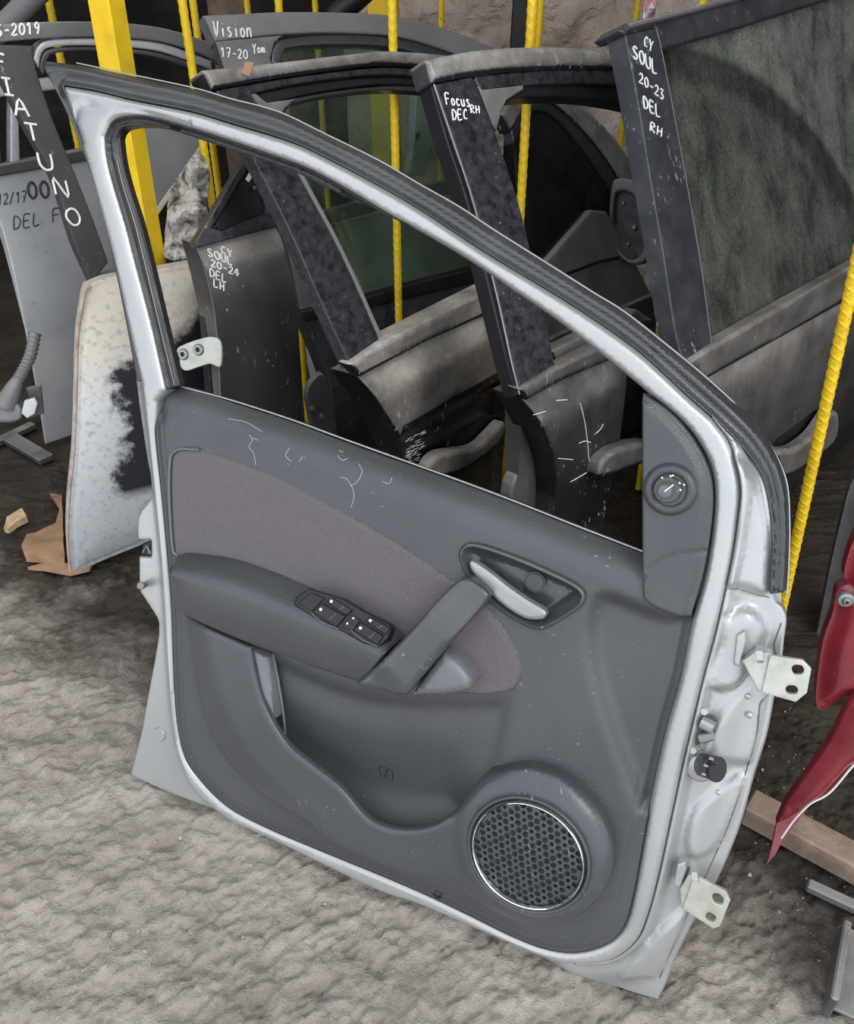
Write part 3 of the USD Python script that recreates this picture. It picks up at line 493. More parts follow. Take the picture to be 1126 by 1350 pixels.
# side web of the pocket opening and pocket floor
obj('pocket_web', pad(M, Polygon(np.vstack([M.uv([(326, 851), (338, 895), (351, 935), (382, 986)], .03), M.uv([(378, 976), (372, 930), (362, 862), (356, 858)], -.002)])).buffer(0), 0, lambda uv, d: np.clip(.028-.032*dist(uv, pocket_top)/.04, -.004, .03), .004, .006, 0), plastic_l, door, 60)
obj('web_rim', tube([M.hit(p, .002) for p in smooth([(360, 862), (368, 905), (374, 945), (376, 974)])], .0024, 8), plastic_l, door)
# moulded recycling mark
mk = [(500, 1012), (503, 1009), (516, 1014), (518, 1018), (517, 1030), (514, 1029), (502, 1023)]
for pts in (mk+[mk[0]], [(506, 1016), (512, 1015), (506, 1024), (513, 1023)]):
    q = M.uv(pts, -.03); obj('moulded_mark', tube(M.xyz(q, .0042+trim_h(q, np.full(len(q), 9.))), .0008, 6), blackp, door)
spk = obj('speaker_surround', lathe(M, sc, [(RG*1.0, .002), (RG*1.02, .0095), (RG*1.05, .0115), (RG*1.08, .0105), (RG*1.095, .004)], 96, .0375), plastic_s, door, 60)
obj('chrome_ring', lathe(M, sc, [(RG*.93, .006), (RG*.945, .0105), (RG*.965, .012), (RG*.985, .0105), (RG*1.0, .005)], 96, .040), chrome, spk, 60, label='bright chrome ring')
obj('speaker_basket', lathe(M, sc, [(0, .004), (RG*.3, .0), (RG*.75, .010), (RG*.95, .012), (RG*.95, -.02), (0, -.02)], 48, .016), dgrey, spk, 40)
disc = Point(*sc).buffer(RG*.94, 48); holes = []
pit = RG*.128; ang = math.radians(-14)
for i in range(-14, 15):
    for j in range(-14, 15):
        a, b = (i+.5*(j % 2))*pit, j*pit*.866; p = sc+np.array([a*math.cos(ang)-b*math.sin(ang), a*math.sin(ang)+b*math.cos(ang)]); r = np.hypot(*(p-sc))
        if r < RG*.90: holes.append(Point(*p).buffer(pit*(.425 if (i-j+(j//2)) % 3 else .30), 5))
grl = disc.difference(unary_union(holes)); gm = trimesh.creation.extrude_polygon(grl, .003, engine='earcut')
gm.vertices = M.xyz(gm.vertices[:, :2], .040+gm.vertices[:, 2]+.004*(1-(np.linalg.norm(gm.vertices[:, :2]-sc, axis=1)/RG)**2))
obj('speaker_grille', gm, plastic_s, spk, 30)
# trim clip screws on the lower edge
for p in ((411, 1097), (578, 1178)):
    obj('trim_screw', lathe(M, M.uv([p], .0)[0], [(0, .001), (.003, .001), (.005, .004), (.008, .003), (.009, -.006)], 20, .0), blackp, door)
# ---- hinges
def hinge(plate, slots, pin, base, arm, off, lab):
    hg = obj('hinge', block(M, plate, off, .006, .0012, .008, holes=[smooth(s, 4, True) for s in slots]), zinc, door, 30, label=lab)
    obj('hinge_arm', block(M, arm, off-.004, .02, .002, .008), zinc, hg)
    obj('hinge_base', block(M, base, -.012, .03, .002, .006), silver, hg)
    a, b = M.hit(pin[0], off+.006), M.hit(pin[1], off+.006); d = (b-a)/np.linalg.norm(b-a)
    obj('hinge_pin', tube([a-d*.004, a-d*.004, a, b, b+d*.004], [.003, .0075, .009, .009, .0075], 14), silver, hg)
    m = tube([a+d*.012, a+d*.02], .0125, 6); obj('hinge_nut', m, silver, hg, 20)
hinge([(1015, 864), (1058, 870), (1070, 882), (1064, 914), (1049, 926), (1004, 913), (1004, 913)], [[(1044, 881), (1048, 877), (1057, 878), (1060, 884), (1057, 889), (1047, 889)], [(1036, 908), (1040, 904), (1049, 905), (1052, 911), (1049, 915), (1038, 914)]],
      ((985, 862), (1006, 862)), [(971, 838), (982, 832), (984, 846), (975, 880), (967, 876)], [(978, 872), (998, 858), (1018, 862), (1006, 913), (1000, 912)], .0, 'upper zinc-plated hinge plate with two slots')
hinge([(913, 1160), (920, 1157), (957, 1175), (963, 1188), (949, 1222), (940, 1225), (900, 1198), (900, 1198)], [[(939, 1182), (943, 1178), (951, 1181), (954, 1187), (951, 1193), (942, 1190)], [(930, 1207), (934, 1203), (941, 1206), (944, 1211), (940, 1216), (932, 1213)]],
      ((902, 1150), (926, 1152)), [(893, 1140), (904, 1136), (906, 1146), (896, 1170), (888, 1168)], [(896, 1172), (908, 1152), (922, 1156), (905, 1200), (898, 1198)], -.012, 'lower zinc-plated hinge plate with two slots')
# ---- wiring plug, check strap mount on the shut face
grey_d = look('dark_connector', (.03, .03, .032), (.08, .078, .075), 60, rough=.45)
cs = obj('check_strap_mount', block(M, [(919, 957), (926, 944), (940, 948), (944, 955), (942, 970), (932, 978), (914, 985), (916, 970)], -.018, .02, .003, .005), grey_d, door)
obj('strap_arm', cat(tube([M.hit((925, 952), -.012), M.hit((941, 960), -.008)], .009, 10), tube([M.hit((924, 974), -.012), M.hit((940, 970), -.008)], .007, 10)), lever_m, cs)
for p in ((929, 936), (914, 987)): obj('mount_nut', lathe(M, M.uv([p], -.02)[0], [(0, .008), (.005, .008), (.006, .006), (.0062, -.01)], 6, -.02), zinc, cs, 20)
gc = M.uv([(923, 1012)], -.02)[0]
gr = obj('wiring_grommet', lathe(M, gc, [(0, .008), (.016, .008), (.021, .004), (.024, -.012)], 32, -.022), silver, door, 50)
wa, wb = M.hit((926, 1008), -.012), M.hit((945, 1014), .004)
obj('connector_body', tube([wa, wb], .0165, 24), grey_d, gr, 40)
wd = (wb-wa)/np.linalg.norm(wb-wa)
obj('connector_lip', tube([wb-wd*.003, wb+wd*.002], .0178, 24), blackp, gr, 40)
for k, (px, py) in enumerate(((929, 1001), (931, 1009), (933, 1017), (938, 1000), (940, 1009), (928, 1020))):
    obj('connector_key', box3(M.hit((px, py), .014), (.006, .003, .004), np.c_[M.eu, M.ev, M.n]), lever_m if k % 2 else blackp, gr)
# ---- latch on the rear edge, lock bolt
obj('latch', block(M, [(188, 716), (199, 714), (200, 733), (186, 732)], -.05, .02, .002, .005), blackp, door)
obj('latch_claw', tube([M.hit((189, 728), -.042), M.hit((194, 720), -.042), M.hit((198, 730), -.042)], .0025, 8), dgrey, door)
obj('buffer_bolt', tube([M.hit((190, 771), -.04), M.hit((186, 772), -.026), M.hit((185, 772.5), -.02)], [.006, .0075, .006], 16), dgrey, door)
# hem seam along the front edge of the skin
hq = M.uv(smooth([(1030, 822), (1021, 850), (1024, 868), (1014, 884), (1015, 912), (1003, 925), (998, 965), (986, 1010), (970, 1060), (953, 1105), (928, 1160), (903, 1210), (883, 1255), (870, 1290)], 5), -.047)
obj('hem_seam', tube(M.xyz(hq, shut_h(hq, np.full(len(hq), 9.))+.0002), .0010, 6), dgrey, door)
hq = M.uv(smooth([(958, 769), (985, 780), (1014, 791)], 5), -.03)
obj('panel_seam', tube(M.xyz(hq, shut_h(hq, np.full(len(hq), 9.))), .0010, 6), dgrey, door)
#==BACK==
# ---------------------------------------------------------------- handwriting: strokes in a unit box
GLY = {'F': ['0,0 0,1 .8,1', '0,.55 .6,.55'], 'I': ['.4,0 .4,1', '.1,1 .7,1', '.1,0 .7,0'], 'A': ['0,0 .4,1 .8,0', '.15,.4 .65,.4'], 'T': ['0,1 .85,1', '.42,1 .42,0'], 'U': ['0,1 .02,.3 .3,0 .65,.1 .75,.5 .75,1'],
       'N': ['0,0 .05,1 .7,0 .75,1'], 'O': ['.4,1 .1,.8 0,.4 .3,0 .65,.1 .8,.5 .65,.9 .4,1'], 'V': ['0,1 .35,0 .75,1'], 'S': ['.7,.9 .4,1 .1,.8 .25,.55 .6,.42 .65,.15 .3,0 0,.12'], 'i': ['.4,0 .4,.55', '.4,.8 .42,.84'], 's': ['.6,.55 .3,.62 .2,.45 .6,.25 .5,.02 .1,.05'],
       'o': ['.4,.6 .1,.4 .2,.05 .55,.05 .7,.35 .4,.6'], 'n': ['.05,0 .1,.6', '.1,.4 .4,.6 .65,.45 .65,0'], 'm': ['.0,0 .05,.55', '.05,.4 .3,.55 .38,0', '.38,.4 .65,.55 .75,0'], 'c': ['.6,.5 .3,.6 .1,.3 .3,.02 .62,.1'], 'u': ['.05,.6 .1,.1 .4,.0 .6,.2', '.62,.6 .62,0'],
       '1': ['.1,.75 .4,1 .4,0'], '7': ['0,1 .7,1 .25,0', '.15,.5 .6,.5'], '2': ['.05,.8 .35,1 .65,.8 .5,.45 0,0 .75,.05'], '0': ['.4,1 .08,.75 .05,.3 .35,0 .7,.25 .7,.75 .4,1'], '3': ['.1,.95 .6,.95 .3,.55 .65,.4 .5,.05 .05,.05'], '4': ['.5,0 .5,1 .02,.35 .8,.4'], '6': ['.6,1 .15,.6 .1,.15 .4,0 .65,.2 .5,.45 .12,.35'], '9': ['.6,.6 .3,.5 .1,.75 .35,1 .6,.85 .6,.5 .4,0'],
       '-': ['.1,.45 .65,.45'], '.': ['.2,.02 .25,.06'], '/': ['0,-.1 .6,1.1'], 'D': ['.05,0 .05,1 .5,.9 .75,.5 .5,.08 .05,0'], 'E': ['.7,1 .05,1 .05,0 .7,0', '.05,.52 .55,.52'], 'L': ['.05,1 .05,0 .65,.03'], 'R': ['.05,0 .05,1 .55,.95 .6,.65 .05,.5 .7,0'], 'H': ['.05,0 .05,1', '.7,0 .7,1', '.05,.5 .7,.5'], 'C': ['.7,.85 .4,1 .1,.6 .2,.1 .65,.08'], 'Y': ['0,1 .38,.5 .75,1', '.38,.5 .3,-.1']}
def write(parent, pl, text, o, adv, up, off=.001, r=.0016, m=None, hf=None):
    r = r*1.2
    ms = []; o, adv, up = (np.array(v, float) for v in (o, adv, up))
    for k, ch in enumerate(text):
        for st in GLY.get(ch, []):
            pts = [o+adv*k+adv*.92*float(a.split(',')[0])+up*float(a.split(',')[1]) for a in st.split()]
            pts = smooth(pts, 3) if len(pts) > 2 else np.array(pts)
            q = pl.uv(pts, off); z = off+(hf(q, np.full(len(q), 9.)) if hf else 0)
            ms.append(tube(pl.xyz(q, z), r, 6))
    return obj('handwriting', cat(*ms), m or white_m, parent)
def facing(a, b, z, lean):               # the plane through two pixels at height z, its face towards the camera
    A, B = at_z(a, z), at_z(b, z); e = B-A; yaw = math.degrees(math.atan2(e[0], e[1])); return leaning(A, yaw, lean)
def strip(pl, top, bot, off, thick=.03, bev=.004, step=.012, h=None, sm=True):
    t = smooth(top, 4) if sm and len(top) > 2 else np.array(top, float); b = smooth(bot, 4) if sm and len(bot) > 2 else np.array(bot, float)
    return pad(pl, Polygon(np.vstack([pl.uv(t, off), pl.uv(b[::-1], off)])).buffer(0), off, h, thick, step, bev)
def body(pl, edge, far, off=0, thick=.09, curve=None, bev=.004, step=.02, zg=.005):
    """Door skin below the belt: traced belt and near edge, then straight down to the floor out of sight. edge: px down the near edge from the belt; far: px where the belt ends."""
    e = pl.uv(smooth(edge, 4), off); f_ = pl.uv([far], off)[0]
    k = pl.ground(e[-1], zg); g = pl.ground(f_, zg)
    poly = Polygon(np.vstack([e, [k], [g], [f_]])).buffer(0)
    return pad(pl, poly, off, curve, thick, step, bev, bstep=.004)

# ---- dusty black door C behind the window opening, its handle scuffed
Cu, Cl = facing((465, 487), (655, 396), .64, 27), facing((465, 487), (655, 396), .64, 7)
d2 = thing('car_door', 'dusty black door with scuffed handle, framed in the silver door window centre', 'car door', Cl.ground((.1, 0)).tolist()+[0] if False else Cl.xyz([Cl.ground((.25, 0), 0)], 0)[0], 'black doors standing in the rack')
obj('roof_rail', strip(Cu, [(268, 91), (357, 82), (463, 70), (510, 66), (575, 70), (640, 78)], [(281, 117), (330, 108), (392, 98), (499, 85), (575, 90), (640, 100)], .012, .05, .006, h=lambda uv, d: quarter(d, .008)), blk, d2)
obj('frame_rail', strip(Cu, [(318, 113), (392, 101), (499, 89), (575, 93), (640, 103)], [(330, 123), (400, 109), (499, 98), (575, 103), (640, 112)], .004, .04, .003), blk_gloss, d2)
obj('frame_rail', strip(Cu, [(330, 125), (400, 111), (499, 101), (575, 105), (640, 114)], [(352, 138), (410, 123), (499, 111), (575, 115), (640, 124)], -.006, .03, .003), blackp, d2)
obj('window_seal', strip(Cu, [(345, 140), (395, 128), (449, 119), (520, 113), (600, 117), (640, 122)], [(372, 160), (380, 142), (400, 133), (449, 124), (520, 119), (640, 129)], -.012, .02, .002), rubber, d2)
obj('sash_corner', block(Cu, [(324, 112), (352, 135), (390, 130), (374, 146), (374, 165), (392, 225), (372, 225), (345, 150)], -.002, .02, .002), dgrey, d2)
obj('pillar', strip(Cu, [(285, 119), (332, 206), (380, 300), (428, 409), (462, 483)], [(322, 112), (350, 150), (393, 232), (449, 334), (506, 462)], .006, .03, .003, sm=True), blk_gloss, d2)
obj('pillar_edge', strip(Cu, [(352, 150), (395, 232), (450, 334), (507, 462)], [(360, 148), (402, 231), (455, 332), (512, 459)], .0, .03, .003), grey_paint, d2)
obj('belt_moulding', strip(Cl, [(460, 480), (503, 452), (655, 376), (668, 368)], [(476, 497), (560, 452), (660, 407), (672, 399)], .012, .03, .005, sm=False, h=lambda uv, d: quarter(d, .006)), blk_panel, d2)
obj('belt_ledge', strip(Cl, [(500, 446), (655, 368)], [(503, 454), (662, 376)], -.02, .03, .003, sm=False), blk_panel, d2)
C_E = [(476, 495), (490, 517), (506, 541), (519, 560), (531, 578), (541, 602), (548, 625)]
cq = Cl.uv([(531, 576), (600, 533), (673, 494)], 0)
def c_h(uv, d):
    v = -uv[:, 1]; b = np.interp(uv[:, 0], cq[:, 0], cq[:, 1])-uv[:, 1]
    return -.03*(1-np.clip(v/.10, 0, 1))**2-.05*np.clip(v-.05, 0, 1)+quarter(d, .004)-.014*sst(b, -.002, .012)-.20*np.clip(b-.012, 0, .10)-.05*np.clip(b-.1, 0, 1)
obj('body_panel', body(Cl, C_E, (664, 404), .0, .09, c_h), blk_panel, d2)
def hplane(pl, p, curve): q = pl.uv([p], 0); return float(curve(q, np.array([9.]))[0])
for k in range(46):                        # white gouges on the near edge of the skin under the crease
    x, y = rng.uniform(0, 1), rng.uniform(0, 1); p = np.array([534+x*26+y*6, 578+y*44-x*8]); e_ = np.array([rng.uniform(3, 9), -rng.uniform(1, 5)])
    if p[0] < 531+(p[1]-578)*.36: continue
    q = Cl.uv([p, p+e_*.5, p+e_], -.02); obj('gouge', tube(Cl.xyz(q, c_h(q, np.full(3, 9.))+.0004), [.0004, .0011, .0004], 5), white_m, d2)
ch_ = hplane(Cl, (615, 590), c_h)
obj('handle_recess', block(Cl, [(590, 592), (600, 572), (622, 556), (648, 548), (662, 552), (655, 572), (630, 592), (605, 602)], ch_+.008, .012, .004, .01, sm=True), blackp, d2)
obj('door_handle', block(Cl, [(566, 612), (580, 598), (604, 593), (630, 588), (648, 572), (664, 556), (668, 566), (660, 585), (636, 606), (612, 622), (575, 632), (566, 626)], ch_+.045, .03, .010, .008, sm=True), blk_panel, d2, label='pale scuffed grab handle')
obj('handle_cap', block(Cl, [(563, 626), (572, 630), (568, 642), (556, 634)], ch_+.04, .02, .004, .008), blackp, d2)
obj('jamb', body(Cl, [(468, 490), (480, 520), (500, 560), (520, 600)], (560, 440), -.06, .05, lambda uv, d: -.1*np.clip(-uv[:, 1], 0, 1)), blackp, d2)

obj('tape_scrap', block(Cu, [(319, 97), (324, 81), (335, 82), (329, 101)], .0145, .003, .0005), cardb, d2, label='scrap of tan tape')
# ---- black door D, nearest the middle, marked on its pillar
Du, Dl = facing((688, 516), (862, 434), .64, 27), facing((688, 516), (862, 434), .64, 7)
d3 = thing('car_door', 'scratched black door marked on its pillar top, right of centre in the rack', 'car door', Dl.xyz([Dl.ground((.25, 0), 0)], 0)[0], 'black doors standing in the rack')
obj('roof_rail', strip(Du, [(563, 77), (625, 65), (696, 60), (767, 62), (824, 73), (900, 90)], [(572, 109), (625, 99), (710, 91), (835, 92), (905, 110)], .014, .05, .007, h=lambda uv, d: quarter(d, .010)), blk, d3)
obj('frame_rail', strip(Du, [(626, 100), (710, 93), (767, 92), (835, 94), (905, 112)], [(634, 118), (691, 112), (767, 110), (838, 115), (905, 135)], .004, .04, .003), blk_gloss, d3)
obj('frame_rail', strip(Du, [(676, 114), (720, 112), (767, 112), (838, 118), (905, 138)], [(668, 134), (691, 128), (767, 128), (840, 140), (905, 160)], -.006, .04, .003), blackp, d3)
obj('sash_corner', block(Du, [(626, 103), (636, 118), (691, 112), (690, 118), (668, 132), (662, 145), (655, 172), (650, 165)], .004, .02, .002), dgrey, d3)
obj('pillar', strip(Du, [(573, 111), (597, 182), (625, 267), (655, 385), (675, 475), (686, 520)], [(623, 101), (654, 176), (682, 261), (697, 318), (718, 412), (733, 487)], .008, .03, .003), blk_gloss, d3)
obj('pillar_edge', strip(Du, [(561, 86), (588, 182), (616, 267), (646, 385), (668, 475), (681, 522)], [(571, 111), (595, 182), (623, 267), (653, 385), (673, 475), (684, 520)], .0, .035, .003), blackp, d3)
obj('chrome_strip', tube([Du.hit(p, .010) for p in smooth([(572, 111), (596, 182), (624, 267), (654, 385), (674, 475), (685, 520)])], .0018, 6), lever_m, d3)
obj('belt_moulding', strip(Dl, [(684, 513), (734, 484), (845, 428)], [(696, 528), (740, 503), (848, 457)], .012, .03, .005, sm=False, h=lambda uv, d: quarter(d, .006)), blk_d, d3)
obj('belt_ledge', strip(Dl, [(728, 462), (840, 408)], [(734, 484), (860, 422)], -.02, .03, .003, sm=False), blk_d, d3)
D_E = [(694, 526), (706, 546), (718, 570), (735, 610), (742, 650), (742, 690)]
def dd_h(uv, d):
    v = -uv[:, 1]; return -.03*(1-np.clip(v/.10, 0, 1))**2-.22*np.clip(v-.08, 0, 1)**1.5+quarter(d, .004)
obj('body_panel', body(Dl, D_E, (829, 450), .0, .09, dd_h), blk_d, d3)
dh_ = hplane(Dl, (800, 610), dd_h)
obj('door_handle', block(Dl, [(791, 618), (798, 603), (815, 591), (846, 584), (866, 586), (866, 606), (846, 613), (796, 631)], dh_+.035, .04, .010, .008, sm=True), blk_d, d3)
ms = []
for pts in ([(760, 530), (768, 558), (774, 585), (779, 608), (785, 614), (784, 620), (770, 629), (756, 637)], [(762, 584), (770, 581), (778, 583)], [(783, 572), (790, 565), (793, 558)], [(735, 604), (756, 606)], [(700, 546), (716, 541)], [(731, 527), (744, 526)]):
    pts = smooth(pts, 4); q = Dl.uv(pts, -.01); obj('scratch', tube(Dl.xyz(q, dd_h(q, np.full(len(q), 9.))+.0006), .0011, 5), white_m, d3)
obj('jamb', body(Dl, [(684, 516), (690, 560), (690, 600), (688, 660)], (760, 500), -.06, .05, lambda uv, d: -.06*np.clip(-uv[:, 1], 0, 1)), dgrey, d3)
obj('latch', block(Dl, [(676, 640), (694, 612), (700, 645), (690, 700), (672, 690)], -.075, .03, .006, .01, sm=True), dgrey, d3)
write(d3, Du, 'Focus', (589, 138), (6.6, .6), (-2.5, -15), .0095, .0013)
write(d3, Du, 'DEC', (597, 158), (7.2, -.3), (-1, -13), .0095, .0013); write(d3, Du, 'RH', (621, 149), (6.8, .3), (-1, -10), .0095, .0012)

# ---- dusty door E on the right with whole glass
Eu, El = facing((938, 470), (1126, 360), .64, 24), facing((938, 470), (1126, 360), .64, 7)
d4 = thing('car_door', 'large dusty dark grey door with filmed glass, rightmost in the rack', 'car door', El.xyz([El.ground((.3, 0), 0)], 0)[0], 'black doors standing in the rack')
obj('roof_rail', block(Eu, [(818, 40), (828, 29), (952, -1), (1150, -48), (1180, -20), (1087, 0), (977, 36), (872, 66), (864, 36), (826, 46)], .008, .06, .005), navy, d4)
obj('drip_strip', tube([Eu.hit(p, .012) for p in [(826, 36), (900, 17), (980, -4), (1150, -44)]], .006, 8), dgrey, d4)
obj('roof_rail_lip', tube([Eu.hit(p, .010) for p in [(872, 66), (977, 36), (1087, 1), (1180, -22)]], .0022, 6), blackp, d4)
obj('pillar', strip(Eu, [(825, 46), (841, 132), (857, 230), (874, 330), (890, 435), (902, 482)], [(865, 36), (873, 70), (896, 190), (921, 330), (931, 400), (939, 462)], .01, .04, .003), navy, d4)
obj('pillar_edge', tube([Eu.hit(p, .010) for p in smooth([(865, 36), (873, 70), (896, 190), (921, 330), (931, 400), (939, 462)])], .0012, 6), grey_paint, d4)
obj('window_glass', strip(Eu, [(873, 68), (977, 36), (1087, 1), (1190, -24)], [(938, 458), (1020, 415), (1126, 352), (1210, 300)], -.012, .005, 0, .03, sm=False), glass_dusty, d4)
obj('belt_moulding', strip(El, [(905, 478), (938, 457), (1126, 349), (1220, 295)], [(930, 502), (1126, 392), (1225, 336)], .012, .03, .005, sm=False, h=lambda uv, d: quarter(d, .008)), blk_e, d4)
def e_h(uv, d):
    v = -uv[:, 1]; return -.025*(1-np.clip(v/.10, 0, 1))**2-.16*np.clip(v-.12, 0, 1)**1.6+quarter(d, .004)
obj('body_panel', body(El, [(920, 496), (926, 520), (932, 560), (938, 620)], (1235, 325), .0, .09, e_h), blk_e, d4)
eh_ = hplane(El, (1060, 580), e_h)
obj('handle_recess', block(El, [(1020, 588), (1028, 566), (1046, 546), (1070, 538), (1082, 545), (1076, 568), (1052, 588), (1030, 596)], eh_+.006, .012, .004, .01, sm=True), blackp, d4)
obj('door_handle', block(El, [(1026, 596), (1050, 590), (1074, 572), (1094, 545), (1106, 545), (1104, 578), (1082, 602), (1042, 628), (1030, 624)], eh_+.045, .03, .010, .008, sm=True), blk_e, d4)
write(d4, Eu, 'CY', (849, 60), (6.5, 4.5), (1, -13), .0115, .0013); write(d4, Eu, 'SOUL', (835, 76), (8.4, 6), (-1, -17), .0115, .0015)
write(d4, Eu, '20-23', (843, 108), (6.8, 5.2), (0, -13), .0115, .0013); write(d4, Eu, 'DEL', (849, 142), (8, 4.8), (-1, -15), .0115, .0014); write(d4, Eu, 'RH', (857, 172), (9, 5), (1, -11), .0115, .0013)

# ---- door F: near-black front door with its hinge showing
Fl = facing((262, 323), (374, 298), .85, 4)
d5 = thing('car_door', 'black front door with pale hinge bracket and mirror triangle, white-marked at its corner', 'car door', Fl.xyz([Fl.ground((.15, 0), 0)], 0)[0], 'black doors standing in the rack')
def f_h(uv, d):
    v = -uv[:, 1]; return -.02*(1-np.clip(v/.06, 0, 1))**2-.10*np.clip(v-.10, 0, 1)**1.3+quarter(d, .003)
e = Fl.uv(smooth([(370, 299), (380, 345), (390, 390), (400, 480), (405, 560), (408, 640)], 4), 0); w = Fl.uv(smooth([(262, 323), (268, 345), (274, 369), (282, 405), (287, 440), (292, 490), (296, 540)], 4), 0)
obj('body_panel', pad(Fl, Polygon(np.vstack([w, [Fl.ground(w[-1])], [Fl.ground(e[-1])], e[::-1]])).buffer(0), 0, f_h, .08, .02, .004, bstep=.004), blk_e, d5)
obj('hem_edge', tube(Fl.xyz(w, f_h(w, np.full(len(w), 9.))), .0016, 6), grey_paint, d5)
obj('front_jamb', pad(Fl, Polygon(np.vstack([Fl.uv([(262, 330), (273, 440), (279, 540)], -.05), [Fl.ground(Fl.uv([(279, 540)], -.05)[0])], [Fl.ground(Fl.uv([(330, 540)], -.05)[0])], Fl.uv([(330, 330)], -.05)])).buffer(0), -.05, None, .03, .03, .003), blackp, d5)
F2 = Plane(Fl.hit((262, 470), -.03), [-.25, -.9, .35])
hb2 = obj('hinge', block(F2, [(233, 461), (240, 455), (262, 447), (280, 444), (291, 452), (291, 483), (277, 480), (262, 484), (246, 489), (238, 484), (236, 472)], .0, .006, .002, .01, sm=True), zinc, d5, label='pale bolted hinge bracket')
for p in ((242, 467), (262, 461)):
    q = F2.uv([p], 0)[0]; obj('hinge_bush', lathe(F2, q, [(.0055, .001), (.0055, .005), (.010, .005), (.0125, .002), (.013, -.001)], 24), lever_m, hb2, 40)
    obj('bolt_hole', lathe(F2, q, [(0, .0015), (.0055, .0015), (.0055, -.004)], 16), blackp, hb2)
Fu = Plane(Fl.A, Fl.n*math.cos(.3)+np.array([0, 0, 1])*math.sin(.3), Fl.eu)
tri_o = [(256, 320), (329, 199), (342, 215), (372, 297), (262, 326)]; tri_i = [(280, 300), (290, 285), (327, 222), (334, 228), (352, 275), (350, 281), (292, 304)]
tf = pad(Fu, Polygon(Fu.uv(tri_o, .0)).difference(Polygon(Fu.uv(tri_i, .0))), .0, None, .03, .012, .003)
obj('mirror_triangle_frame', tf, blk_gloss, d5); obj('mirror_triangle_plate', block(Fu, tri_i, -.012, .008, .001, .02), blackp, d5)
obj('tape_tag', block(Fu, [(324, 236), (331, 223), (336, 226), (329, 240)], -.002, .004, .0005), white_m, d5)
for p in ((272, 300), (336, 248)): obj('screw', lathe(Fu, Fu.uv([p], 0)[0], [(0, .003), (.004, .002), (.005, 0)], 10), dgrey, d5)
for t, o, a, u in (('CY', (294, 334), (8, 3.2), (0, -9)), ('SOUL', (277, 338), (8, 3.2), (-.5, -10)), ('20-24', (279, 351), (7.6, 2.9), (0, -9)), ('DEL', (277, 364), (8, 3.2), (0, -10)), ('LH', (282, 377), (8, 4), (0, -10))):
    write(d5, Fl, t, o, a, u, .001, .0015, hf=f_h)

# ---- door B: grey topped with green glass
Bu, Bl = facing((400, 415), (560, 380), .56, 24), facing((400, 415), (560, 380), .56, 5)
d6 = thing('car_door', 'grey-topped door with green tinted glass, marked in white at its top corner', 'car door', Bl.xyz([Bl.ground((.3, 0), 0)], 0)[0], 'doors farther back in the rack')
obj('roof_rail', strip(Bu, [(268, 20), (330, 17), (392, 15), (499, 18), (552, 27), (605, 43), (650, 62)], [(284, 54), (330, 49), (374, 45), (440, 43), (516, 47), (570, 60), (640, 85)], .01, .05, .004), grey_paint, d6)
obj('corner_plate', block(Bu, [(284, 54), (374, 46), (362, 58), (357, 78), (365, 110), (304, 110), (294, 86)], .006, .03, .003), dgrey, d6)
obj('window_seal', strip(Bu, [(357, 82), (361, 62), (375, 51), (440, 45), (516, 49), (570, 62), (640, 87)], [(370, 92), (374, 72), (384, 63), (440, 59), (510, 62), (560, 74), (632, 100)], .004, .03, .004), rubber, d6)
obj('window_glass', strip(Bu, [(368, 90), (384, 63), (440, 58), (510, 60), (560, 72), (640, 105)], [(405, 408), (470, 395), (560, 372), (650, 350)], -.012, .005, 0, .03), glass_green, d6)
obj('pillar', strip(Bu, [(294, 86), (340, 210), (372, 300), (394, 400), (398, 418)], [(357, 82), (392, 200), (420, 300), (432, 390), (434, 410)], .0, .03, .003), navy, d6)
obj('belt_moulding', strip(Bl, [(398, 410), (480, 392), (560, 370), (650, 348)], [(402, 425), (480, 408), (560, 388), (652, 366)], .01, .03, .004, sm=False), blackp, d6)
def b_h(uv, d): v = -uv[:, 1]; return -.10*np.clip(v-.05, 0, 1)**1.4+quarter(d, .004)
obj('body_panel', body(Bl, [(403, 424), (410, 440), (425, 475), (437, 511), (443, 550), (446, 590)], (650, 358), .0, .09, b_h), navy, d6)
fl = obj('rear_flange', block(Bl, [(406, 512), (424, 492), (436, 512), (444, 560), (446, 590), (420, 580), (407, 540)], -.015, .02, .004, .01, sm=True), dgrey, d6)
for p in ((411, 538), (424, 548)): obj('bolt', lathe(Bl, Bl.uv([p], -.015)[0], [(0, .006), (.007, .005), (.008, 0)], 12, -.013), lever_m, fl)
write(d6, Bu, 'Vision', (283, 48), (8.6, .2), (-2, -20), .0115, .0017); write(d6, Bu, '17-20', (292, 75), (7.4, .6), (-1, -12), .0075, .0015); write(d6, Bu, 'Yom.', (334, 70), (5.6, -.2), (-1, -12), .0075, .0014)

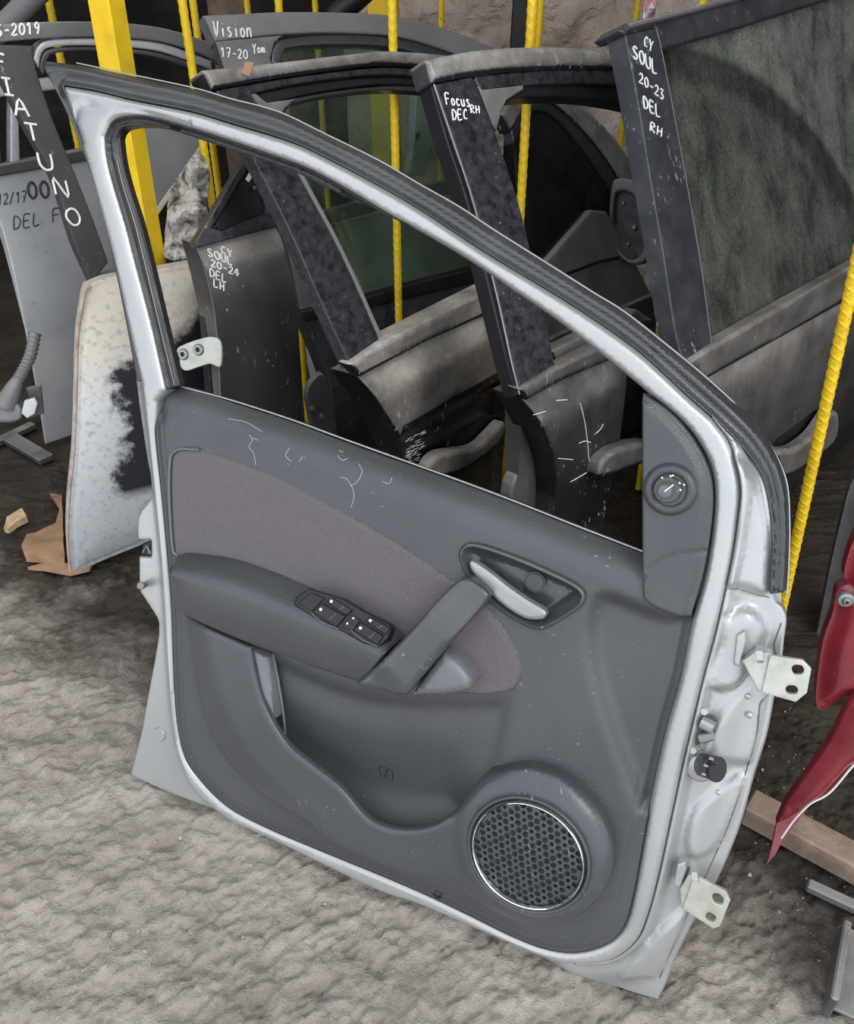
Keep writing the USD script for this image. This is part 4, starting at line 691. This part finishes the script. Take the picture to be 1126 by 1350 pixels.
# ---- door H with the wing mirror, behind D
Hu, Hl = facing((800, 424), (880, 388), .45, 22), facing((800, 424), (880, 388), .45, 5)
d7 = thing('car_door', 'black front door with sloping frame and bare wing mirror, behind the marked pillar', 'car door', Hl.xyz([Hl.ground((.0, 0), 0)], 0)[0], 'doors farther back in the rack')
HO = [(662, 150), (684, 122), (722, 118), (753, 129), (790, 159), (813, 185), (836, 216), (862, 250), (886, 300)]
HI = [(674, 172), (694, 140), (719, 133), (745, 149), (772, 176), (796, 206), (818, 240), (838, 285), (850, 330)]
obj('window_frame', strip(Hu, HO, HI, .0, .04, .005), blk, d7)
obj('inner_seal', strip(Hu, HI, [(678, 188), (697, 152), (718, 147), (740, 162), (765, 190), (786, 219), (806, 252), (822, 295), (830, 330)], -.006, .03, .004), rubber, d7)
obj('window_glass', strip(Hu, [(678, 188), (697, 152), (718, 147), (740, 162), (765, 190), (786, 219), (806, 252), (822, 295), (835, 360)], [(700, 460), (720, 450), (740, 440), (800, 418), (820, 410), (838, 402), (850, 395), (858, 390)], -.015, .005, 0, .03), glass_dark, d7)
obj('lower_panel', block(Hu, [(696, 372), (726, 337), (779, 276), (800, 278), (830, 330), (862, 392), (846, 410), (760, 446), (700, 470)], .004, .03, .006, .015), dgrey, d7)
obj('panel_ridge', tube([Hu.hit(p, .006) for p in [(700, 392), (745, 362), (790, 345), (815, 340)]], .004, 6), blackp, d7)
obj('belt_moulding', strip(Hl, [(704, 458), (740, 440), (880, 380), (940, 354)], [(706, 482), (744, 462), (884, 402), (942, 376)], .01, .03, .004, sm=False), dgrey, d7)
obj('body_panel', body(Hl, [(708, 480), (712, 530), (715, 580)], (940, 370), .0, .09, b_h), blk_panel, d7)
MO = [(806, 243), (815, 235), (833, 237), (848, 250), (858, 275), (862, 310), (855, 340), (838, 350), (818, 340), (806, 315), (802, 280)]
MP = Plane(Hu.hit((832, 290), .05), [-.45, -.85, .25])
mh = Polygon(MP.uv(smooth(MO, 4, True), 0)); mi = Polygon(MP.uv(smooth([((p[0]-829)*.68+826, (p[1]-290)*.78+296) for p in MO], 4, True), 0))
mr = obj('mirror_housing', pad(MP, mh.difference(mi), 0, lambda uv, d: quarter(d, .008), .05, .008, .006), dgrey, d7, label='bare grey wing mirror housing with its glass missing')
obj('mirror_well', pad(MP, mi.buffer(.002), -.03, lambda uv, d: .006*meshkit.fbm(np.c_[uv*60, uv[:, :1]*0], 3, 8), .01, .008, 0), blackp, mr)
for p, r in (((822, 268), .006), ((836, 300), .008), ((828, 322), .006), ((842, 268), .004)): obj('motor_boss', lathe(MP, MP.uv([p], -.02)[0], [(0, .008), (r*.6, .008), (r, .003), (r*1.1, -.01)], 12, -.022), grey_paint, mr)
obj('mirror_foot', block(MP, [(745, 322), (782, 274), (806, 300), (812, 345), (790, 370), (745, 360)], -.012, .03, .006, .015), dgrey, mr)

# ---- pale door seen through the green glass
Ku = leaning(at_y((560, 250), 2.95), 50, 12)
d8 = thing('car_door', 'pale grey-green door seen through the green glass behind the middle bar', 'car door', Ku.xyz([Ku.ground((0, 0), 0)], 0)[0], 'doors farther back in the rack')
obj('pillar', block(Ku, [(549, 120), (576, 118), (571, 180), (560, 232), (540, 228), (546, 180)], .02, .03, .004), palem, d8)
obj('pillar_slot', block(Ku, [(549, 175), (554, 174), (553, 184), (548, 185)], .022, .004, .0005), blackp, d8)
obj('belt_moulding', block(Ku, [(400, 285), (500, 258), (640, 226), (645, 244), (500, 278), (402, 305)], .03, .03, .006), dgrey, d8)
obj('body_panel', body(Ku, [(400, 305), (405, 360), (410, 420)], (645, 246), .0, .08, None), palem, d8)

# ---- far-left doors: A (white lettering down its pillar) and silver A2
Ap = leaning(at_y((142, 360), 2.15), 48, 4)
d9 = thing('car_door', 'dark grey door with large white capitals running down its pillar, far left', 'car door', Ap.xyz([Ap.ground((.2, 0), 0)], 0)[0])
obj('roof_rail', strip(Ap, [(-30, 36), (20, 31), (60, 29), (100, 28), (160, 30), (220, 38), (280, 57), (320, 80)], [(-30, 60), (20, 54), (60, 51), (100, 49), (160, 50), (215, 56), (262, 70), (300, 88)], .012, .04, .004), grey_paint, d9)
obj('frame_rail', strip(Ap, [(44, 78), (50, 62), (66, 52), (110, 50), (160, 51), (215, 57), (280, 80)], [(52, 90), (56, 70), (70, 62), (110, 60), (160, 62), (215, 69), (280, 92)], .004, .04, .004), palem, d9)
obj('frame_rail', strip(Ap, [(52, 92), (57, 72), (70, 64), (110, 62), (160, 64), (215, 71), (280, 94)], [(58, 100), (63, 78), (74, 70), (110, 67), (160, 69), (212, 77), (276, 100)], -.004, .03, .003), dgrey, d9)
obj('pillar', strip(Ap, [(-30, 58), (0, 100), (30, 160), (71, 236), (98, 320), (122, 374)], [(44, 60), (46, 84), (68, 152), (102, 236), (124, 292), (143, 346)], .008, .035, .003), slate, d9)
obj('body_panel', body(Ap, [(124, 372), (135, 420), (140, 470)], (172, 352), .0, .05, None), dgrey, d9)
for ch, p, rt in (('F', (-4, 92), (19, 3)), ('I', (5, 124), (20, 3)), ('A', (21, 152), (24, 2)), ('T', (37, 184), (21, 3)), ('U', (54, 223), (25, 3)), ('N', (74, 256), (25, 6)), ('O', (90, 296), (24, 2))):
    write(d9, Ap, ch, p, rt, (-5, -22), .0095, .0024)
write(d9, Ap, '06-2019', (-14, 48), (10, -.5), (-1, -15), .0135, .002)
A2 = leaning(at_y((60, 400), 2.32), 48, 3)
d10 = thing('car_door', 'silver-grey door panel with dark marker writing, at the left edge of the photo', 'car door', A2.xyz([A2.ground((.1, 0), 0)], 0)[0])
ed = A2.uv(smooth([(-40, 228), (-20, 260), (4, 305), (40, 440), (66, 545), (90, 645)], 4), 0); g2 = A2.uv([(200, 200), (200, 560)], 0)
obj('body_panel', pad(A2, Polygon(np.vstack([ed, [A2.ground(ed[-1], .03)], [A2.ground(g2[1], .03)], [g2[0]]])).buffer(0), 0, lambda uv, d: -.20*np.clip(.25-uv[:, 1], 0, 1)**1.5+quarter(d, .004), .04, .02, .004), palem, d10)
obj('belt_moulding', strip(A2, [(-40, 226), (0, 217), (60, 206), (200, 180)], [(-40, 242), (0, 233), (60, 222), (200, 196)], .012, .03, .004, sm=False), dgrey, d10)
obj('window_post', block(A2, [(14, 120), (24, 118), (27, 214), (14, 218)], .0, .03, .004), palem, d10); obj('window_post', block(A2, [(-40, 140), (-8, 130), (4, 220), (-40, 226)], .0, .03, .004), dgrey, d10)
obj('upper_frame', strip(A2, [(-40, 118), (0, 112), (60, 104), (140, 96)], [(-40, 134), (0, 128), (60, 120), (140, 112)], .0, .04, .004), palem, d10)
a2h = lambda uv, d: -.20*np.clip(.25-uv[:, 1], 0, 1)**1.5
write(d10, A2, '12/17', (-3, 270), (8, -.8), (0, -14), .0005, .0012, dark_ink, a2h); write(d10, A2, 'DEL', (18, 303), (13, -2.5), (0, -17), .0005, .0013, dark_ink, a2h); write(d10, A2, 'F', (70, 293), (13, -2.5), (0, -17), .0005, .0013, dark_ink, a2h); write(d10, A2, '0', (38, 262), (16, -1), (-3, -22), .0005, .0028, dark_ink, a2h); write(d10, A2, '0', (54, 261), (16, -1), (-3, -22), .0005, .0028, dark_ink, a2h)

# ---- G: burnt cream panel standing behind the silver door's rear edge
G = Plane(at_z((93, 757), .0), [.44, -.9, .06])
def burnt(N, L):
    eu, A = G.eu, G.A
    N |= {'zk': ('math', {'math_type': 'multiply', 'value2': .65}), 'zq': ('math', {'math_type': 'subtract'}), 'lz': ('map_range', {'from_min': .18, 'from_max': .21, 'clamp': True}), 'zm2': ('math', {'math_type': 'multiply'}), 'd': ('vector_math', {'math_type': 'dot_product', 'vector2': tuple(eu-np.array([0, 0, .25]))}), 'wz': ('separate_xyz', {}), 'off': ('math', {'math_type': 'subtract', 'value2': float(A@eu)}),
          'wn': ('noise_texture', {'scale': 9, 'detail': 8, 'roughness': .7}), 'wm': ('math', {'math_type': 'multiply_add', 'value2': .26, 'value3': -.13}), 'ws': ('math', {'math_type': 'add'}),
          'wr': ('map_range', {'from_min': .092, 'from_max': .125, 'clamp': True}), 'zt': ('map_range', {'from_min': .455, 'from_max': .425, 'clamp': True}), 'zm': ('math', {'math_type': 'multiply'}),
          'zc': ('rgb_ramp', {'ramp': [(0, (.30, .32, .32)), (.28, (.40, .42, .43)), (.55, (.55, .56, .56)), (.72, (.60, .55, .45)), (1, (.40, .34, .27))]}), 'zn': ('math', {'math_type': 'multiply', 'value2': 1.25}), 'bc': ('color', {'value': (.012, .012, .018)}), 'mm': ('mix', {}),
          'fz': ('noise_texture', {'scale': 70, 'detail': 5}), 'fr': ('map_range', {'from_min': .52, 'from_max': .7, 'to_max': .45, 'clamp': True}), 'mf': ('mix', {}), 'fc': ('color', {'value': (.12, .15, .2)})}
    L[:] = [x for x in L if x[1] != 'p.base_color']
    L += [('geo.position', 'd.vector1'), ('d.value', 'off.value1'), ('geo.position', 'wn.vector'), ('wn.fac', 'wm.value1'), ('off.value', 'ws.value1'), ('wm.value', 'ws.value2'), ('ws.value', 'wr.value'),
          ('geo.position', 'wz.vector'), ('zq.value', 'zt.value'), ('ws.value', 'zk.value1'), ('wz.z', 'zq.value1'), ('zk.value', 'zq.value2'), ('wr.result', 'zm2.value1'), ('wz.z', 'lz.value'), ('lz.result', 'zm2.value2'), ('zm2.value', 'zm.value1'), ('zt.result', 'zm.value2'), ('wz.z', 'zn.value1'), ('zn.value', 'zc.fac'), ('geo.position', 'fz.vector'), ('fz.fac', 'fr.value'), ('fr.result', 'mf.fac'), ('zc.color', 'mf.color1'), ('fc.color', 'mf.color2'),
          ('zm.value', 'mm.fac'), ('mf.color', 'mm.color1'), ('bc.color', 'mm.color2'), ('mm.color', 'p.base_color')]
burnt_m = look('scorched_paint', (.5, .5, .5), rough=.55, extra=burnt, bump=('noise', 80, .001))
gp = np.vstack([G.uv(smooth([(120, 377), (112, 383), (106, 415), (102, 450), (100, 522), (97, 596), (91, 656), (89, 707), (93, 756), (93, 756), (98, 757), (130, 742), (159, 730), (193, 716), (278, 676)], 4), 0), G.uv(smooth([(278, 345), (267, 347), (200, 359), (141, 369), (120, 377)], 4), 0)])
pn = thing('scorched_panel', 'cream and black fire-scorched door skin standing on edge beside brown cardboard', 'car panel', G.A)
gl = LineString(G.uv([(114, 384), (106, 448), (104, 522), (101, 596), (95, 656), (94, 740)], 0))
obj('door_skin', pad(G, Polygon(gp).buffer(0), 0, lambda uv, d: .016*np.sin(np.clip(d/.09, 0, 1)*np.pi/2)-.003*(1-sst(np.abs(d-.012), 0, .003))-.05*sst(uv[:, 1], .55, .85)**2, .05, .012, .0, rings=[.003, .008, .012, .016]), burnt_m, pn, 60)
obj('folded_edge', tube(G.xyz(gp[:36], .0), .004, 8), look('rusty_cream_edge', (.45, .38, .32), (.3, .2, .16), 30, rough=.7), pn)

# ---- torn ash-grey lump, plain grey sheet with cream edge
I_ = Plane(at_y((240, 300), 2.03), [.2, -.9, .35])
single('ash_lump', pad(I_, Polygon(I_.uv(smooth([(216, 336), (215, 312), (219, 285), (220, 250), (240, 222), (262, 200), (276, 225), (272, 262), (276, 300), (290, 335), (262, 352), (225, 342)], 4, True), 0)).buffer(0), 0, lambda uv, d: .10*(meshkit.fbm(np.c_[uv*22, uv[:, :1]*0], 5, 3)-.5)-.03*(1-sst(d, 0, .03))+.02*np.sin(uv[:, 1]*60), .06, .007, 0), ash, 'crumpled burnt grey lump wedged behind the silver door corner', 'scrap metal', False)
J = Plane(at_y((225, 230), 2.26), [.25, -.95, .1])
gs = thing('sheet_panel', 'plain grey sheet with a cream edge, beside the yellow post', 'sheet', J.hit((200, 280), 0))
obj('sheet', block(J, [(150, 160), (262, 166), (266, 188), (200, 283), (184, 305), (150, 330)], 0, .02, .002, .02), grey_paint, gs)
obj('cream_trim', strip(J, [(266, 188), (200, 283), (184, 307)], [(271, 192), (206, 288), (189, 313)], .006, .03, .002, sm=False), cream, gs)

# ---- yellow bars of the rack: ribbed steel painted yellow
def rebar(p0, p1, y, r, lab, z0=None, dz=.005):
    a, b = at_y(p0, y), at_y(p1, y); d = (b-a)/np.linalg.norm(b-a)
    lo = a+d*((0-a[2])/d[2]) if z0 is None else a+d*((z0-a[2])/d[2]); hi = a+d*((2.9-a[2])/d[2])
    n, m = 24, int(np.linalg.norm(hi-lo)/dz); t = np.linspace(0, 1, m); th = np.arange(n)*2*np.pi/n
    x = np.cross(d, [0, 1, 0]); x /= np.linalg.norm(x); yv = np.cross(d, x)
    L = t*np.linalg.norm(hi-lo); Z, T_ = np.meshgrid(L, th, indexing='ij')
    w = np.abs(((Z/.021+T_/np.pi) % 1)-.5)*2; w2 = np.abs(((Z/.021-T_/np.pi) % 1)-.5)*2
    R = r*(1+.10*np.maximum(sst(w, .66, .9), sst(w2, .66, .9))+.06*(np.abs(np.sin(T_)) > .96))
    V = lo+Z[..., None]*(hi-lo)/np.linalg.norm(hi-lo)+R[..., None]*(np.cos(T_)[..., None]*x+np.sin(T_)[..., None]*yv)
    i = np.arange(m*n).reshape(m, n); q = np.stack([i[:-1], np.roll(i[:-1], -1, 1), np.roll(i[1:], -1, 1), i[1:]], -1).reshape(-1, 4)
    return single('ribbed_bar', trimesh.Trimesh(V.reshape(-1, 3), np.vstack([q[:, [0, 1, 2]], q[:, [0, 2, 3]]]), process=False), yellow, lab, 'bar', 60, 'yellow ribbed bars of the rack')
rebar((517, 0), (526, 430), 2.15, .0095, 'yellow ribbed bar in the middle, crossing the green glass', dz=.003)
rebar((702, 0), (685, 300), 1.97, .0095, 'yellow ribbed bar crossing the open window right of the marked pillar', dz=.003)
rebar((240, 0), (280, 270), 2.2, .0095, 'yellow ribbed bar just right of the yellow square post')
rebar((254, 0), (276, 160), 2.6, .0095, 'darker yellow ribbed bar close behind the one right of the post')
rebar((367, 0), (407, 570), 2.48, .0095, 'yellow ribbed bar behind the white-marked black front door')
rebar((1118, 400), (1043, 745), 1.42, .0105, 'yellow ribbed bar nearest the camera, at the right edge', dz=.002)
rebar((878, 370), (831, 724), 2.12, .0085, 'yellow ribbed bar between the two right-hand rack doors')
rebar((64, 0), (118, 263), 2.75, .0105, 'yellow ribbed bar farthest left, behind the lettered pillar')
for px, lab in ((415, 'thin yellow bar above the grey-topped door, left one'), (582, 'thin yellow bar in front of the plaster wall, left of the black post'), (713, 'yellow bar hard against the black post'), (841, 'thin yellow bar by the pink cable bundle'), (926, 'yellow bar topping out behind the rightmost door'), (325, 'dull yellow bar at the top, beside the rusty pipe')):
    rebar((px, 0), (563+(px-563)*(2289-139)/2289, 139), 3.15 if px != 713 else 2.7, .0095, lab)
def post(p0, p1, y, w, dpt, rot, m, name, lab, ct):
    a, b = at_y(p0, y), at_y(p1, y); d = (b-a)/(b-a)[2]; lo, hi = a-d*a[2], a+d*(2.9-a[2]); x = np.array([math.cos(rot), math.sin(rot), 0])
    ax = (hi-lo)/np.linalg.norm(hi-lo); x = x-ax*(x@ax); x /= np.linalg.norm(x)
    return single(name, box3((lo+hi)/2, (w, dpt, np.linalg.norm(hi-lo)), np.c_[x, np.cross(ax, x), ax], .004), m, lab, ct)
post((140, 0), (187, 280), 2.05, .060, .05, -.5, yellow, 'square_post', 'yellow square steel post with a dark scuff, left of centre', 'post')
post((505, 0), (510, 180), 3.2, .085, .08, -.3, yellow, 'square_post', 'yellow square post far back behind the green glass', 'post')
post((692, 0), (683, 130), 2.85, .065, .05, -.2, blackp, 'square_post', 'black square post standing before the plaster wall', 'post')
post((297, 0), (309, 100), 3.3, .12, .1, .2, rust, 'rusty_pipe', 'brown rusty upright near the top, left of the grey-topped door', 'post')
single('leaning_pole', tube([at_y((-30, 70), 2.6), at_y((60, -20), 2.6), at_y((110, -70), 2.6)], .028, 14), grey_paint, 'grey pole slanting across the top left corner', 'pole')
single('leaning_pole', tube([at_y((440, 25), 2.7), at_y((490, -20), 2.7), at_y((540, -70), 2.7)], .03, 14), blackp, 'black pole slanting behind the grey-topped door', 'pole')

# ---- right side: red torn wing, black liner, timber, scrap
Rp = Plane(at_z((1012, 1138), .015), [-.2, -.95, .12])
rw = thing('red_wing', 'torn red front wing standing at the right edge', 'car wing', Rp.hit((1085, 900), 0))
obj('upper_flange', pad(Rp, Polygon(Rp.uv(smooth([(1150, 690), (1126, 712), (1113, 755), (1118, 770), (1118, 770), (1104, 778), (1098, 808), (1086, 842), (1078, 892), (1076, 925), (1085, 935), (1120, 915), (1160, 900)], 4, True), 0)).buffer(0), 0, lambda uv, d: .02*sst(d, 0, .03), .02, .008, 0, rings=[.003, .008]), red, rw, 60)
bq = Rp.uv([(1116, 792)], .02)[0]
bo = obj('bolt', lathe(Rp, bq, [(0, .008), (.004, .008), (.006, .006), (.0065, .003), (.011, .002), (.0115, -.004)], 20, .017), lever_m, rw, 40)
obj('bolt_recess', lathe(Rp, bq, [(0, .009), (.0025, .0085), (.003, .006)], 6, .0172), blackp, bo)
obj('wing_skin', pad(Rp, Polygon(Rp.uv(smooth([(1160, 880), (1126, 914), (1093, 977), (1056, 1030), (1036, 1058), (1024, 1085), (1024, 1085), (1040, 1078), (1066, 1062), (1092, 1046), (1126, 1010), (1160, 980)], 4, True), .02)).buffer(0), .02, lambda uv, d: .03*np.sin(np.clip(d/.06, 0, 1)*np.pi/2), .012, .006, 0, rings=[.003, .008, .016]), red, rw, 60)
obj('torn_edge', block(Rp, [(1024, 1085), (1040, 1076), (1068, 1062), (1052, 1084), (1034, 1104), (1022, 1128), (1010, 1142), (1018, 1115)], .018, .006, .001, .006), red_dull, rw, 20, label='faded torn lower edge')
Lp = Plane(at_y((1090, 850), 1.5), [-.3, -.9, .2])
obj('torn_lip', tube([Rp.hit(p, .03) for p in smooth([(1150, 985), (1126, 1008), (1094, 1045), (1068, 1060), (1048, 1080), (1030, 1105)])], .0018, 6), white_p, rw)
single('wheel_arch_liner', pad(Lp, Polygon(Lp.uv(smooth([(1160, 610), (1126, 630), (1108, 690), (1092, 760), (1078, 830), (1060, 900), (1062, 960), (1090, 1010), (1160, 1000)], 4, True), 0)).buffer(0), 0, lambda uv, d: .03*sst(d, 0, .06), .03, .012, 0), dgrey, 'dark plastic wheel arch liner behind the red wing', 'car part', 50)
single('timber_beam', beam(at_z((985, 1062), .028), at_z((1150, 1150), .028), .055, .05, bev=.004), wood, 'worn timber beam on the ground under the red wing', 'timber')
single('steel_bar', beam(at_z((1064, 1166), .012), at_z((1150, 1206), .012), .02, .018, bev=.003), grey_paint, 'thin grey flat bar half buried beyond the timber beam', 'bar')
single('channel_offcut', cat(beam(at_z((1112, 1225), .03), at_z((1094, 1330), .03), .012, .06), beam(at_z((1128, 1228), .012), at_z((1112, 1338), .012), .05, .01)), dgrey, 'dark steel channel offcut standing at the bottom right corner', 'scrap metal')
single('cable_bundle', cat(*[tube([at_y((849+k*2.2, 30), 2.3+k*.01), at_y((850+k*2.6, 10), 2.3), at_y((856+k*3, -20), 2.3)], .0035, 6) for k in range(6)]), look('pink_cable', (.55, .22, .24), (.7, .66, .64), 40, mix=(.45, .55), rough=.5), 'bundle of pink and white cables at the top by the rightmost door', 'cable')
single('plastic_scrap', block(leaning(at_y((820, 60), 2.2), 60, 10), [(810, 56), (822, 46), (830, 58), (826, 72)], 0, .008, .002), white_m, 'scrap of white plastic film beside the top corner of the rightmost door', 'scrap')

# ---- left ground: cardboard, paper, hose, boards
def flat(px, z, amp, m, name, lab, ct, seed):
    P0 = Plane(at_z(px[0], z), [0, 0, 1], [1, 0, 0]); poly = Polygon(P0.uv(smooth([p for p in px], 2, True) if False else px, 0)).buffer(0)
    return single(name, pad(P0, poly, 0, lambda uv, d: amp*(meshkit.fbm(np.c_[uv*14, uv[:, :1]*0], 3, seed)), .004, .012, 0), m, lab, ct, 40)
flat([(66, 652), (83, 655), (84, 690), (86, 744), (35, 739), (30, 726), (37, 711), (60, 700), (74, 692), (80, 674)], .012, .03, cardb, 'cardboard_piece', 'larger brown cardboard piece beside the scorched panel', 'cardboard', 3)
flat([(37, 750), (60, 744), (122, 744), (118, 752), (92, 758), (60, 752)], .006, .012, cardb, 'cardboard_piece', 'thin cardboard flap lying in front of the larger cardboard piece', 'cardboard', 5)
flat([(6, 700), (11, 687), (22, 682), (31, 677), (37, 687), (24, 693), (12, 702)], .012, .03, paper, 'crumpled_paper', 'small crumpled tan paper on dark ground at the left edge', 'paper', 8)
hs = thing('wiring_hose', 'grey corrugated rubber hose with a pale connector, left edge', 'hose', at_y((20, 520), 2.05))
hp_ = smooth([at_y((46, 440), 2.12), at_y((40, 468), 2.08), at_y((30, 490), 2.05), at_y((20, 508), 2.02), at_y((8, 535), 2.0)], 14)
obj('corrugated_sleeve', tube(hp_[:44], [.014+.003*(k % 3 == 0) for k in range(44)], 14), grey_paint, hs)
obj('moulded_boot', tube(hp_[38:], np.linspace(.016, .03, len(hp_)-38), 14), grey_paint, hs)
obj('boot_end', block(leaning(at_y((5, 545), 1.98), 80, 20), [(-20, 530), (6, 524), (26, 536), (28, 552), (8, 558), (-20, 552)], 0, .05, .008, .012, sm=True), grey_paint, hs)
obj('connector', block(leaning(at_y((38, 538), 1.98), 70, 20), [(28, 545), (32, 528), (46, 524), (50, 532), (46, 546), (36, 552)], .01, .03, .003), palem, hs)
obj('bracket', block(leaning(at_y((45, 540), 2.02), 70, 10), [(34, 512), (54, 508), (58, 545), (40, 552), (40, 530)], 0, .012, .002), dgrey, hs)
single('board_offcut', beam(at_z((14, 578), .02), at_z((62, 606), .02), .05, .02), dgrey, 'short grey board lying at the left edge behind the paper', 'board')
single('board_offcut', beam(at_z((-30, 596), .012), at_z((44, 560), .012), .03, .02), dgrey, 'thin dark batten beside the short grey board', 'board')
